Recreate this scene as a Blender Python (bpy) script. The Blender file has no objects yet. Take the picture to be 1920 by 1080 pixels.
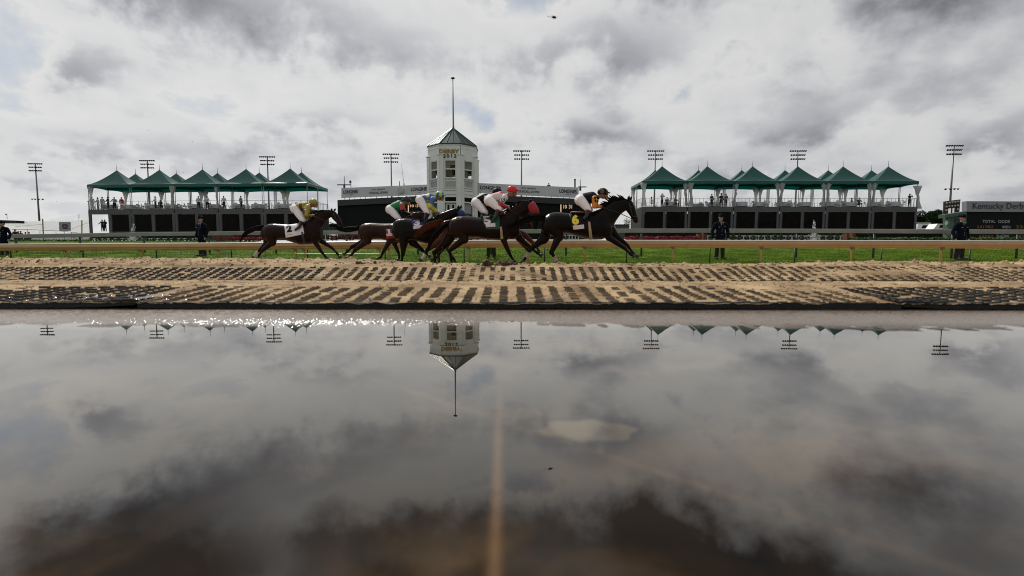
import bpy, bmesh, math, random
import numpy as np
from mathutils import Vector, Matrix, Euler
from mathutils.bvhtree import BVHTree
R = math.radians
random.seed(7); rng = np.random.default_rng(7)
scene = bpy.context.scene
COL = scene.collection

# ------------------------------------------------------------------ camera
CAMZ, FPX, PITCH, ROLL = 0.42, 906.7, R(4.40), R(0.07)
cam_d = bpy.data.cameras.new("camera"); cam = bpy.data.objects.new("camera", cam_d); COL.objects.link(cam)
cam_d.sensor_width = 36.0; cam_d.lens = 36.0 * FPX / 1920.0
cam_d.clip_start = 0.05; cam_d.clip_end = 6000
cam.location = (0, 0, CAMZ)
CROT = Matrix.Rotation(math.pi / 2 - PITCH, 3, 'X') @ Matrix.Rotation(ROLL, 3, 'Z')
cam.rotation_euler = CROT.to_euler()
cam_d.dof.use_dof = True; cam_d.dof.focus_distance = 13.0; cam_d.dof.aperture_fstop = 6.3
scene.camera = cam
CL = Vector((0, 0, CAMZ))
def ray(px, py):
    return CROT @ Vector(((px - 960) / FPX, (540 - py) / FPX, -1.0))
def P(px, py, Y):
    d = ray(px, py); return CL + d * (Y / d.y)

# ------------------------------------------------------------------ exposure
scene.view_settings.view_transform = 'Standard'; scene.view_settings.look = 'None'
scene.view_settings.exposure = 0.0; scene.view_settings.gamma = 1.0
scene.view_settings.use_curve_mapping = False
scene.render.engine = 'CYCLES'
scene.cycles.use_denoising = True; scene.cycles.filter_width = 1.05
scene.cycles.max_bounces = 8; scene.cycles.transparent_max_bounces = 12
scene.cycles.caustics_reflective = False; scene.cycles.caustics_refractive = False

# ------------------------------------------------------------------ world
SKYG, BACKDIM = 1.0, .25
SUN_AZ, SUN_EL = R(-32), R(47)          # azimuth from +Y (view direction), negative = left
w = bpy.data.worlds.new("World"); scene.world = w; w.use_nodes = True
nt = w.node_tree; nt.nodes.clear()
class NG:
    def __init__(s, nt): s.nt = nt
    def n(s, t, **k):
        o = s.nt.nodes.new(t)
        for a, b in k.items(): setattr(o, a, b)
        return o
    def link(s, a, b): s.nt.links.new(a, b)
    def m(s, op, a, b=None, c=None, clamp=False):
        o = s.n('ShaderNodeMath', operation=op); o.use_clamp = clamp
        for i, v in enumerate((a, b, c)):
            if v is None: continue
            if isinstance(v, (int, float)): o.inputs[i].default_value = v
            else: s.link(v, o.inputs[i])
        return o.outputs[0]
    def noise(s, vec, scale, detail=6, rough=.55, dist=0.0):
        o = s.n('ShaderNodeTexNoise'); o.inputs['Scale'].default_value = scale
        o.inputs['Detail'].default_value = detail; o.inputs['Roughness'].default_value = rough
        o.inputs['Distortion'].default_value = dist
        if vec is not None: s.link(vec, o.inputs['Vector'])
        return o.outputs[0]
    def ramp(s, fac, stops):
        o = s.n('ShaderNodeValToRGB'); e = o.color_ramp.elements
        e[0].position, e[0].color = stops[0][0], (*stops[0][1], 1)
        e[1].position, e[1].color = stops[-1][0], (*stops[-1][1], 1)
        for p, c in stops[1:-1]:
            x = e.new(p); x.color = (*c, 1)
        s.link(fac, o.inputs[0]); return o.outputs[0]
    def mix(s, f, a, b, mode='MIX'):
        o = s.n('ShaderNodeMix', data_type='RGBA', blend_type=mode)
        for idx, v in ((0, f), (6, a), (7, b)):
            if isinstance(v, (int, float)): o.inputs[idx].default_value = v
            elif isinstance(v, tuple): o.inputs[idx].default_value = (*v, 1)
            else: s.link(v, o.inputs[idx])
        return o.outputs[2]
g = NG(nt)
tc = g.n('ShaderNodeTexCoord'); sep = g.n('ShaderNodeSeparateXYZ'); g.link(tc.outputs['Generated'], sep.inputs[0])
dx, dy, dz = sep.outputs
sky = g.n('ShaderNodeTexSky', sky_type='NISHITA'); sky.sun_disc = False
sky.sun_elevation = SUN_EL; sky.sun_rotation = SUN_AZ
sky.air_density = 1.0; sky.dust_density = 1.5
az = g.m('ARCTAN2', dx, dy); el = g.m('ARCSINE', dz)
den = g.m('ADD', g.m('MAXIMUM', dz, 0.0), 0.26)
comb = g.n('ShaderNodeCombineXYZ')
g.link(g.m('DIVIDE', dx, den), comb.inputs[0]); g.link(g.m('DIVIDE', dy, den), comb.inputs[1]); comb.inputs[2].default_value = 3.3
cv = comb.outputs[0]
n1 = g.noise(cv, 0.8, 3, .5, 0.3)
n2 = g.noise(cv, 2.3, 9, .56, 0.12)
n3 = g.noise(tc.outputs['Generated'], 11, 7, .55, 0.15)
# warped angular coordinates for the individual cloud masses
azw = g.m('ADD', az, g.m('ADD', g.m('MULTIPLY', g.m('SUBTRACT', n2, .5), .22), g.m('MULTIPLY', g.m('SUBTRACT', n3, .5), .16)))
elw = g.m('ADD', el, g.m('ADD', g.m('MULTIPLY', g.m('SUBTRACT', n3, .5), .14), g.m('MULTIPLY', g.m('SUBTRACT', n2, .5), .10)))
def blob(px, py, rx, ry, amp):
    d = ray(px, py).normalized(); a0 = math.atan2(d.x, d.y); e0 = math.asin(d.z)
    d2 = ray(px + rx, py).normalized(); d3 = ray(px, py + ry).normalized()
    ra = abs(math.atan2(d2.x, d2.y) - a0); re = abs(math.asin(d3.z) - e0)
    u = g.m('DIVIDE', g.m('SUBTRACT', azw, a0), ra); v = g.m('DIVIDE', g.m('SUBTRACT', elw, e0), re)
    q = g.m('ADD', g.m('MULTIPLY', u, u), g.m('MULTIPLY', v, v))
    return g.m('MULTIPLY', g.m('EXPONENT', g.m('MULTIPLY', q, -1.0)), amp)
# density of the cloud masses seen in the sky: positive = thick grey belly, negative = thin bright or open
BLOBS = [(640, 75, 190, 50, .20), (1120, 92, 170, 42, .24), (545, 20, 120, 32, .10), (185, 118, 75, 32, .22), (240, 278, 150, 40, .17),
         (1120, 242, 100, 24, .20), (1890, 258, 80, 34, .22), (330, 32, 150, 38, .10), (1830, 120, 200, 60, .05),
         (1390, 325, 110, 34, .12), (60, 330, 110, 24, .10), (600, 235, 120, 26, .12), (1600, 330, 180, 36, .10), (1560, 225, 120, 26, .10),
         (700, 160, 200, 26, -.05), (1240, 200, 100, 26, -.08), (940, 22, 110, 30, -.10), (60, 215, 120, 50, -.05),
         (1390, 130, 140, 60, -.10), (1700, 170, 260, 60, .06), (380, 120, 200, 50, .04), (1480, 20, 160, 40, -.06),
         (160, -70, 260, 60, .34), (740, -95, 300, 60, .40), (1300, -120, 420, 70, .40), (1850, -80, 320, 110, .30), (60, -260, 420, 130, .60), (800, -270, 330, 130, .60), (1500, -270, 480, 140, .55), (450, -180, 60, 90, -.22)]
tot = None
for b in BLOBS:
    x = blob(*b); tot = x if tot is None else g.m('ADD', tot, x)
v = g.m('ADD', g.m('MULTIPLY', g.m('SUBTRACT', n1, .5), .42), g.m('MULTIPLY', g.m('SUBTRACT', n2, .5), .72))
v = g.m('ADD', v, g.m('MULTIPLY', g.m('SUBTRACT', n3, .5), .40))
v = g.m('ADD', v, tot)
v = g.m('ADD', v, g.m('MULTIPLY', g.m('MINIMUM', g.m('MAXIMUM', az, -.9), .8), .07))      # thicker cloud away from the sun
v = g.m('ADD', v, .485)
cloud = g.ramp(v, [(0.0, (.36, .43, .55)), (.26, (.44, .49, .56)), (.40, (.71, .71, .705)), (.50, (.655, .66, .665)), (.60, (.51, .52, .545)), (.72, (.37, .38, .41)), (.86, (.215, .22, .24)), (1.0, (.10, .10, .11))])
# light falls off away from the sun and behind the camera, where the big stand darkens the lower sky
back = g.m('MULTIPLY', g.m('SUBTRACT', 0.15, dy), 1.6, clamp=True)
dim = g.m('SUBTRACT', 1.0, g.m('MULTIPLY', back, BACKDIM))
vig = g.m('SUBTRACT', 1.0, g.m('MULTIPLY', g.m('MINIMUM', g.m('MAXIMUM', az, -.4), .8), .10))
cloud10 = g.n('ShaderNodeVectorMath', operation='SCALE'); g.link(cloud, cloud10.inputs[0]); cloud10.inputs['Scale'].default_value = 10.0 * SKYG
bl = g.m('MULTIPLY', g.m('SUBTRACT', .36, v), 4.0, clamp=True)
bl = g.m('MINIMUM', bl, .45)
skyc = g.n('ShaderNodeVectorMath', operation='SCALE'); g.link(sky.outputs[0], skyc.inputs[0]); skyc.inputs['Scale'].default_value = 0.9
allc0 = g.mix(bl, cloud10.outputs[0], skyc.outputs[0])
allv = g.n('ShaderNodeVectorMath', operation='SCALE'); g.link(allc0, allv.inputs[0]); g.link(g.m('MULTIPLY', dim, vig), allv.inputs['Scale'])
allc = allv.outputs[0]
bg = g.n('ShaderNodeBackground'); g.link(allc, bg.inputs[0]); bg.inputs[1].default_value = 0.1
wo = g.n('ShaderNodeOutputWorld'); g.link(bg.outputs[0], wo.inputs[0])
# ------------------------------------------------------------------ sun
sd = bpy.data.lights.new("sun", 'SUN'); sd.energy = 3.0; sd.angle = R(0.5); sd.color = (1, .95, .86)
sun = bpy.data.objects.new("sun", sd); COL.objects.link(sun)
sdir = Vector((math.sin(SUN_AZ) * math.cos(SUN_EL), math.cos(SUN_AZ) * math.cos(SUN_EL), math.sin(SUN_EL)))
sun.rotation_euler = (-sdir).to_track_quat('-Z', 'Y').to_euler(); sun.location = (-20, 30, 40)

# ------------------------------------------------------------------ materials
MATS = {}
def mat(name, col, rough=.6, metal=0.0, var=.12, scale=8.0, bump=0.0, bscale=60.0, bdist=.02, spec=.5, col2=None, transl=0.0, emit=None):
    if name in MATS: return MATS[name]
    m = bpy.data.materials.new(name); m.use_nodes = True; t = m.node_tree; b = t.nodes['Principled BSDF']; q = NG(t)
    b.inputs['Roughness'].default_value = rough; b.inputs['Metallic'].default_value = metal
    b.inputs['Specular IOR Level'].default_value = spec
    c = q.n('ShaderNodeTexCoord').outputs['Object']
    nz = q.noise(c, scale, 5, .6, .2)
    lo = tuple(max(0, x * (1 - var)) for x in col); hi = tuple(min(1, x * (1 + var)) for x in col)
    if col2: lo, hi = col, col2
    q.link(q.ramp(nz, [(.32, lo), (.68, hi)]), b.inputs['Base Color'])
    if bump:
        bn = q.n('ShaderNodeBump'); bn.inputs['Strength'].default_value = bump; bn.inputs['Distance'].default_value = bdist
        q.link(q.noise(c, bscale, 4, .6), bn.inputs['Height']); q.link(bn.outputs[0], b.inputs['Normal'])
    if emit:
        b.inputs['Emission Color'].default_value = (*emit[:3], 1); b.inputs['Emission Strength'].default_value = emit[3]
    if transl:
        tr = q.n('ShaderNodeBsdfTranslucent'); tr.inputs[0].default_value = (*[min(1, x * 2.2) for x in col], 1)
        mx = q.n('ShaderNodeMixShader'); mx.inputs[0].default_value = transl
        q.link(b.outputs[0], mx.inputs[1]); q.link(tr.outputs[0], mx.inputs[2]); q.link(mx.outputs[0], t.nodes['Material Output'].inputs[0])
    MATS[name] = m; return m
white = mat('white paint', (.72, .72, .71), .5, var=.06, scale=1.5)
tower_white = mat('tower white paint', (.80, .80, .79), .55, var=.05, scale=.8)
grey_wood = mat('grey painted steel', (.13, .135, .14), .5, var=.1)
dark_metal = mat('dark metal', (.03, .032, .035), .45, var=.15)
pole_metal = mat('galvanised pole', (.16, .165, .17), .45, .5)
green_metal = mat('green copper roof', (.013, .030, .030), .42, .7, var=.25, scale=1.2)
vinyl = mat('green tent vinyl', (.003, .092, .076), .33, var=.12, scale=.6, transl=.15)
drape = mat('sheer white drape', (.55, .53, .54), .8, transl=.4)
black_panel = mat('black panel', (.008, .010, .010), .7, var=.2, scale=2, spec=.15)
glass_dark = mat('dark glass', (.003, .003, .003), .3, var=.3, scale=1.6, col2=(.012, .009, .008), spec=.06)
banner_grey = mat('banner grey', (.60, .60, .64), .6, var=.04, scale=.4)
banner_ink = mat('banner ink', (.03, .03, .04), .6)
amber = mat('amber bulbs', (.3, .2, .1), .5, emit=(.95, .62, .36, .75))
amber_dim = mat('dim amber bulbs', (.06, .03, .015), .5, emit=(.6, .18, .05, .09))
gold = mat('gold lettering', (.30, .21, .04), .45, .2)
steel = mat('rail aluminium', (.27, .27, .26), .45, .0, var=.12, scale=3)
def rail_mat():
    m = mat('cream rail', (.42, .27, .12), .30, var=.10, scale=2.5); return m
cream = rail_mat()
dk_green = mat('dark green post', (.012, .03, .028), .5)
rubber = mat('black rubber mat', (.010, .010, .011), .5, var=.5, scale=50, bump=.4, bscale=360, bdist=.005, spec=.3)
rubber_dusty = mat('dusty rubber stud', (.012, .012, .013), .55, var=.3, scale=22, col2=(.055, .045, .033), bump=.3, bscale=300, bdist=.005, spec=.35)
skin = mat('skin', (.42, .22, .14), .55, var=.08)
skin_shade = mat('tanned skin', (.30, .15, .09), .55, var=.08)
hair = mat('dark hair', (.02, .013, .01), .7)
breeches_m = mat('white breeches cloth', (.82, .78, .80), .75, var=.05, bump=.2, bscale=30)
leather = mat('black leather', (.012, .012, .014), .3)
maroon = mat('maroon boot cuff', (.09, .008, .012), .4)

# ------------------------------------------------------------------ mesh builder and object helpers
def wloc(o):
    v = Vector((0, 0, 0))
    while o is not None: v += o.location; o = o.parent
    return v
def tag(o, label=None, cat=None, group=None, kind=None):
    for k, x in (('label', label), ('category', cat), ('group', group), ('kind', kind)):
        if x: o[k] = x
    return o
def thing(name, label, cat, loc=(0, 0, 0), group=None, rz=0):
    o = bpy.data.objects.new(name, None); COL.objects.link(o); o.location = loc; o.rotation_euler = (0, 0, rz)
    o.empty_display_size = .2
    return tag(o, label, cat, group)
def link_mesh(name, me, parent=None):
    o = bpy.data.objects.new(name, me); COL.objects.link(o); o.parent = parent; return o
class MB:
    def __init__(s): s.v = []; s.f = []; s.mi = []
    def add(s, vs, fs, mi=0):
        b = len(s.v); s.v += [Vector(x) for x in vs]; s.f += [tuple(b + i for i in f) for f in fs]; s.mi += [mi] * len(fs); return s
    def box(s, c, size, rz=0.0, mi=0, M=None):
        hx, hy, hz = size[0] / 2, size[1] / 2, size[2] / 2; c = Vector(c)
        vs = [Vector((x * hx, y * hy, z * hz)) for x in (-1, 1) for y in (-1, 1) for z in (-1, 1)]
        rm = M if M is not None else Matrix.Rotation(rz, 3, 'Z')
        return s.add([c + rm @ q for q in vs], [(0, 1, 3, 2), (4, 6, 7, 5), (0, 4, 5, 1), (2, 3, 7, 6), (0, 2, 6, 4), (1, 5, 7, 3)], mi)
    def b2(s, x0, x1, y0, y1, z0, z1, mi=0):
        return s.box(((x0 + x1) / 2, (y0 + y1) / 2, (z0 + z1) / 2), (abs(x1 - x0), abs(y1 - y0), abs(z1 - z0)), mi=mi)
    def tube(s, pts, rin, rlat=None, n=10, L=(0, 1, 0), mi=0, caps=True, ph=0.0):
        pts = [Vector(p) for p in pts]; k = len(pts)
        if not isinstance(rin, (list, tuple)): rin = [rin] * k
        if rlat is None: rlat = rin
        if not isinstance(rlat, (list, tuple)): rlat = [rlat] * k
        L = Vector(L); vs = []
        for i, p in enumerate(pts):
            t = (pts[min(i + 1, k - 1)] - pts[max(i - 1, 0)])
            t = t.normalized() if t.length > 1e-9 else Vector((0, 0, 1))
            l = L - t * L.dot(t)
            if l.length < .15: l = Vector((1, 0, 0)) - t * t.x
            l.normalize(); nn = t.cross(l)
            for j in range(n):
                a = 2 * math.pi * j / n + ph
                vs.append(p + nn * (rin[i] * math.cos(a)) + l * (rlat[i] * math.sin(a)))
        fs = [(i * n + j, i * n + (j + 1) % n, (i + 1) * n + (j + 1) % n, (i + 1) * n + j) for i in range(k - 1) for j in range(n)]
        if caps: fs += [tuple(range(n - 1, -1, -1)), tuple((k - 1) * n + j for j in range(n))]
        return s.add(vs, fs, mi)
    def ball(s, c, r, n=12, m=8, mi=0, M=None):
        c = Vector(c); r = Vector(r) if hasattr(r, '__len__') else Vector((r, r, r)); vs = []
        for i in range(m + 1):
            th = math.pi * i / m; th = min(max(th, .02), math.pi - .02)
            for j in range(n):
                a = 2 * math.pi * j / n
                q = Vector((r.x * math.sin(th) * math.cos(a), r.y * math.sin(th) * math.sin(a), r.z * math.cos(th)))
                vs.append(c + (M @ q if M is not None else q))
        fs = [(i * n + j, (i + 1) * n + j, (i + 1) * n + (j + 1) % n, i * n + (j + 1) % n) for i in range(m) for j in range(n)]
        fs += [tuple(range(n)), tuple(m * n + j for j in range(n - 1, -1, -1))]
        return s.add(vs, fs, mi)
    def capsule_chain(s, pts, rad, lat=None, n=12, L=(0, 1, 0)):
        lat = lat or rad
        s.tube(pts, rad, lat, n, L)
        for p, r, l in zip(pts, rad, lat):
            s.ball(p, (r * .98, l * .98, r * .98), n, 8)
        return s
    def prism(s, poly, o, ux, uy, depth, mi=0):
        # polygon in the plane (o, ux, uy), thickness along ux x uy
        o, ux, uy = Vector(o), Vector(ux), Vector(uy); nn = ux.cross(uy).normalized() * depth; k = len(poly)
        a = [o + ux * x + uy * y for x, y in poly]
        vs = a + [q + nn for q in a]
        fs = [tuple(range(k - 1, -1, -1)), tuple(range(k, 2 * k))] + [(i, (i + 1) % k, k + (i + 1) % k, k + i) for i in range(k)]
        return s.add(vs, fs, mi)
    def mesh(s, name, mats, off=None, smooth=False):
        me = bpy.data.meshes.new(name); off = off or Vector((0, 0, 0))
        me.from_pydata([tuple(x - off) for x in s.v], [], s.f)
        for m in (mats if isinstance(mats, (list, tuple)) else [mats]): me.materials.append(m)
        if any(s.mi): me.polygons.foreach_set('material_index', s.mi)
        if smooth: me.polygons.foreach_set('use_smooth', [True] * len(me.polygons))
        me.update(); return me
    def build(s, name, mats, parent=None, smooth=False):
        return link_mesh(name, s.mesh(name, mats, wloc(parent) if parent else None, smooth), parent)
def np_mesh(name, V, F, mats, smooth=True):
    me = bpy.data.meshes.new(name); nv, nf = len(V), len(F); k = F.shape[1]
    me.vertices.add(nv); me.vertices.foreach_set('co', V.astype(np.float32).ravel())
    me.loops.add(nf * k); me.loops.foreach_set('vertex_index', F.astype(np.int32).ravel())
    me.polygons.add(nf); me.polygons.foreach_set('loop_start', np.arange(0, nf * k, k, dtype=np.int32))
    me.update(calc_edges=True); me.validate()
    if smooth: me.polygons.foreach_set('use_smooth', np.ones(len(me.polygons), dtype=bool))
    for m in mats: me.materials.append(m)
    return me
def fuse(mb, voxel=.014, smooth=5, factor=.5):
    """one continuous skin over overlapping volumes"""
    me = mb.mesh('tmp', []); o = bpy.data.objects.new('tmp', me); COL.objects.link(o)
    r = o.modifiers.new('r', 'REMESH'); r.mode = 'VOXEL'; r.voxel_size = voxel; r.use_smooth_shade = True
    if smooth:
        sm = o.modifiers.new('s', 'SMOOTH'); sm.factor = factor; sm.iterations = smooth
    dg = bpy.context.evaluated_depsgraph_get()
    out = bpy.data.meshes.new_from_object(o.evaluated_get(dg))
    bpy.data.objects.remove(o); bpy.data.meshes.remove(me)
    return out
def put(me, name, mats, parent=None, matfn=None):
    """link a world-space mesh under its parent"""
    off = wloc(parent) if parent else Vector((0, 0, 0))
    n = len(me.vertices); co = np.empty(n * 3, np.float32); me.vertices.foreach_get('co', co); co = co.reshape(-1, 3)
    me.materials.clear()
    for m in (mats if isinstance(mats, (list, tuple)) else [mats]): me.materials.append(m)
    if matfn:
        c = np.empty(len(me.polygons) * 3, np.float32); me.polygons.foreach_get('center', c)
        me.polygons.foreach_set('material_index', matfn(c.reshape(-1, 3)).astype(np.int32))
    else: me.polygons.foreach_set('material_index', np.zeros(len(me.polygons), np.int32))
    me.polygons.foreach_set('use_smooth', np.ones(len(me.polygons), dtype=bool))
    co -= np.array(off, np.float32); me.vertices.foreach_set('co', co.ravel()); me.name = name; me.update()
    return link_mesh(name, me, parent)
def bvh_of(me): # before put()
    return BVHTree.FromPolygons([v.co.copy() for v in me.vertices], [tuple(p.vertices) for p in me.polygons])
def text_geo(txt, size=1.0, bold=0.0, sub=0, spacing=1.0):
    c = bpy.data.curves.new('t', 'FONT'); c.body = txt; c.size = size; c.offset = bold; c.align_x = 'CENTER'; c.align_y = 'CENTER'; c.space_character = spacing
    c.resolution_u = 3
    o = bpy.data.objects.new('t', c); COL.objects.link(o)
    me = bpy.data.meshes.new_from_object(o.evaluated_get(bpy.context.evaluated_depsgraph_get()))
    bpy.data.objects.remove(o)
    if sub:
        bm = bmesh.new(); bm.from_mesh(me); bmesh.ops.subdivide_edges(bm, edges=bm.edges, cuts=sub, use_grid_fill=True); bmesh.ops.triangulate(bm, faces=bm.faces); bm.to_mesh(me); bm.free()
    vs = [v.co.copy() for v in me.vertices]; fs = [tuple(p.vertices) for p in me.polygons]
    bpy.data.meshes.remove(me); return vs, fs
def text_on(mb, txt, o, ux, uy, h, width=None, bold=0.0, depth=.02, mi=0, spacing=1.0):
    """raised letters: centre o, right ux, up uy (unit), cap height h; width = total width to fit"""
    vs, fs = text_geo(txt, 1.0, bold, spacing=spacing)
    xs = [v.x for v in vs]; ys = [v.y for v in vs]
    sy = h / (max(ys) - min(ys)); sx = (width / (max(xs) - min(xs))) if width else sy
    cx, cy = (max(xs) + min(xs)) / 2, (max(ys) + min(ys)) / 2
    o, ux, uy = Vector(o), Vector(ux), Vector(uy); nn = ux.cross(uy).normalized() * depth
    mb.add([o + ux * ((v.x - cx) * sx) + uy * ((v.y - cy) * sy) + nn for v in vs], fs, mi)
def copy_tree(o, parent=None, **kw):
    c = o.copy(); COL.objects.link(c); c.parent = parent
    for ch in o.children: copy_tree(ch, c)
    return c
# value noise for terrain
def vnoise(x, y, seed=0):
    xi = np.floor(x).astype(np.int64); yi = np.floor(y).astype(np.int64); fx = x - xi; fy = y - yi
    fx = fx * fx * (3 - 2 * fx); fy = fy * fy * (3 - 2 * fy)
    def h(a, b):
        n = (a * 374761393 + b * 668265263 + seed * 982451653) & 0xffffffff
        n = ((n ^ (n >> 13)) * 1274126177) & 0xffffffff
        return ((n ^ (n >> 16)) & 0xffff) / 65535.0
    return (h(xi, yi) * (1 - fx) + h(xi + 1, yi) * fx) * (1 - fy) + (h(xi, yi + 1) * (1 - fx) + h(xi + 1, yi + 1) * fx) * fy - .5
def fbm(x, y, oct=4, seed=0, gain=.5):
    s = 0; a = 1.0
    for i in range(oct): s = s + a * vnoise(x * 2 ** i, y * 2 ** i, seed + i); a *= gain
    return s
def sm(a, b, x): t = np.clip((x - a) / (b - a), 0, 1); return t * t * (3 - 2 * t)

# ------------------------------------------------------------------ terrain
K = .24                    # the path, mats and sand bank right below the lens are scaled about the camera by this factor
WZ = CAMZ * (1 - K)        # puddle surface height once scaled about the camera; the lens is 10 cm above it
def nearp(v): return Vector((v[0] * K, v[1] * K, WZ + v[2] * K))
def prof(Y):
    return np.interp(Y, [1.9, 3, 6, 9.6, 12, 14, 16.6, 17.0, 19, 20.8, 23.5, 27, 31, 40, 66, 150, 400],
                     [.31, .20, .02, -.05, -.07, -.12, -.19, -.10, .075, .21, .38, .72, .96, 1.12, 1.62, 3.2, 3.6])
def nprof(Y):
    return np.interp(Y, [-100, 3.3, 3.4, 4.15, 5.0, 6.02, 6.65, 7.2, 8.6, 9.6], [0, 0, .050, .110, .085, .03, .2, .22, -.05, -.25])
def crest(X, Y):
    u = X / np.maximum(Y, 1) * FPX + 960
    h = .075 * (1 - sm(430, 900, u)) + .035 * sm(1380, 1600, u) + .03 * np.exp(-((u - 690) / 70) ** 2)
    return h * np.exp(-((Y - 7.25) / .42) ** 2)
def matz(X, Y): return nprof(Y) + .004 * np.sin(X * 1.7) + .003 * np.sin(X * 4.1 + 1)
def bankz(X, Y):
    z = nprof(Y) + crest(X, Y)
    nz = .008 * fbm(X * 3.1, Y * 3.1, 3, 3) + .011 * fbm(X * 12, Y * 19, 4, 9, .7)
    lump = np.maximum(fbm(X * 9, Y * 12, 4, 21, .65) - .38, 0) * .07
    inmat = (sm(3.38, 3.42, Y) * (1 - sm(4.12, 4.2, Y))) + sm(6.0, 6.08, Y) * (1 - sm(6.66, 6.74, Y))
    cover = fbm(X * .9 + 4, Y * 2.2, 3, 40)
    inm = matz(X, Y) + .0005 + np.clip(cover - .17, -.085, 1) * .040 + .003 * fbm(X * 20, Y * 20, 2, 5) + .014 * np.exp(-((Y - 4.25) / .14) ** 2) * sm(-2, 0, X)
    out = z + .010 + nz * 1.2 + lump * np.where(Y > 6.7, 1.3, .7)
    return np.where(inmat > 0, out * (1 - inmat) + inm * inmat, out)
def sandz(X, Y): return prof(Y) + .02 * fbm(X * 2, Y * 2, 3, 3) * sm(1.9, 3, Y)
sand = mat('track sand', (.24, .155, .085), .85, var=.2, scale=3.5, col2=(.47, .34, .20), bump=.5, bscale=70, spec=.2)
bank_sand = mat('bank sand', (.20, .125, .065), .85, var=.2, scale=11, col2=(.54, .39, .225), bump=.6, bscale=300, bdist=.006, spec=.2)
def sheet(name, x0, x1, nx, y0, y1, ny, zf, m, ygrid=None, xgrid=None, near=False):
    xs = xgrid; ys = ygrid
    X, Y = np.meshgrid(xs, ys); Z = zf(X, Y) * np.ones_like(X)
    V = np.stack([X.ravel(), Y.ravel(), Z.ravel()], 1); nx, ny = len(xs), len(ys)
    if near: V = V * K; V[:, 2] += WZ
    i = np.arange(nx * ny).reshape(ny, nx)
    F = np.stack([i[:-1, :-1].ravel(), i[:-1, 1:].ravel(), i[1:, 1:].ravel(), i[1:, :-1].ravel()], 1)
    return tag(link_mesh(name, np_mesh(name, V, F, [m])), kind='structure')
sheet('sand_bank', 0, 0, 0, 0, 0, 0, bankz, bank_sand, near=True, ygrid=np.concatenate([np.arange(3.385, 7.9, .017), np.arange(7.9, 9.0, .1)]),
      xgrid=np.concatenate([np.arange(-24, -8.4, .4), np.arange(-8.4, 8.4, .022), np.arange(8.4, 24, .4)]))
sheet('sand_track', 0, 0, 0, 0, 0, 0, sandz, sand, ygrid=np.concatenate([np.arange(1.95, 3, .05), np.arange(3, 16.95, .15)]), xgrid=np.arange(-24, 24.1, .2))
# grass
def grass_mat(name, a, b, sc=1.2):
    return mat(name, a, .8, col2=b, scale=sc, bump=.6, bscale=25, spec=.05)
gm = grass_mat('turf green', (.022, .052, .003), (.13, .20, .010), 1.3)
def turfz(X, Y): return prof(Y) + .035 * fbm(X * 1.1, Y * 1.6, 3, 77)
sheet('turf', 0, 0, 0, 0, 0, 0, turfz, gm, ygrid=np.arange(16.85, 36, .12), xgrid=np.arange(-42, 42, .25))
far_ground = grass_mat('infield grass', (.03, .05, .012), (.075, .10, .03), .3)
def farz(X, Y):
    return np.where(Y < 35, np.where(Y > 16.6, -0.45, -0.5), prof(Y) - .12)
sheet('ground', 0, 0, 0, 0, 0, 0, farz, far_ground, ygrid=np.array([-400, -40, 0, 8, 16.5, 17.5, 34.9, 35.2, 40, 66, 100, 150, 400, 1200, 4000.]), xgrid=np.array([-4000, -400, -100, -40, 0, 40, 100, 400, 4000.]))
# grass blades
def blades():
    n = 150000
    Y = 17.0 + 8.0 * rng.random(n) ** 1.5; X = (rng.random(n) * 2 - 1) * 1.12 * Y
    tuft = fbm(X * 1.3, Y * 2.0, 3, 51); keep = rng.random(n) < (.55 + tuft)
    X, Y = X[keep], Y[keep]; n = len(X); Z = turfz(X, Y) - .01
    h = (.03 + .05 * rng.random(n)) * (1 + .8 * sm(20, 17.2, Y)) if False else (.035 + .06 * rng.random(n)); a = rng.random(n) * 6.283; wd = .006 + .006 * rng.random(n)
    V = np.empty((n, 3, 3)); V[:, 0] = np.stack([X - wd * np.cos(a), Y - wd * np.sin(a), Z], 1)
    V[:, 1] = np.stack([X + wd * np.cos(a), Y + wd * np.sin(a), Z], 1)
    V[:, 2] = np.stack([X + .03 * (rng.random(n) - .5), Y + .03 * (rng.random(n) - .5), Z + h], 1)
    F = np.arange(n * 3).reshape(n, 3)
    m = mat('grass blade', (.035, .10, .004), .8, col2=(.24, .32, .018), scale=1.3, transl=.35, spec=.08)
    tag(link_mesh('grass', np_mesh('grass', V.reshape(-1, 3), F, [m], False)), 'short bright green turf grass behind the rail', kind='stuff')
blades()

# concrete apron and puddle
def conz(X, Y):
    edge = 2.66 + .05 * fbm(X * 1.3, X * 0 + 3, 3, 12) * 2 + .05 * sm(-2.2, -.8, X) * (1 - sm(-.5, 1.5, X)) - .10 * sm(.3, 1.6, X)
    d = Y - edge
    base = np.clip(d, -1.2, .7) * .010
    nz = .0016 * fbm(X * 5, Y * 5, 3, 31) + .0009 * fbm(X * 30, Y * 30, 2, 35) * sm(-.5, 0, d)
    return base + nz - .001 + .004 * np.exp(-((d - .06) / .05) ** 2) * (fbm(X * 9, Y * 3, 2, 8) > .12)
cm = bpy.data.materials.new('wet concrete'); cm.use_nodes = True
q = NG(cm.node_tree); b = cm.node_tree.nodes['Principled BSDF']; c0 = q.n('ShaderNodeTexCoord').outputs['Object']; vm = q.n('ShaderNodeVectorMath', operation='SCALE'); q.link(c0, vm.inputs[0]); vm.inputs['Scale'].default_value = 1 / K; c = vm.outputs[0]
sp = q.n('ShaderNodeSeparateXYZ'); q.link(c, sp.inputs[0])
na = q.noise(c, 2.4, 6, .6, .6); nb = q.noise(c, 38, 4, .7)
basec = q.ramp(na, [(.30, (.006, .005, .004)), (.5, (.024, .016, .009)), (.66, (.085, .052, .024))])
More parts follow.
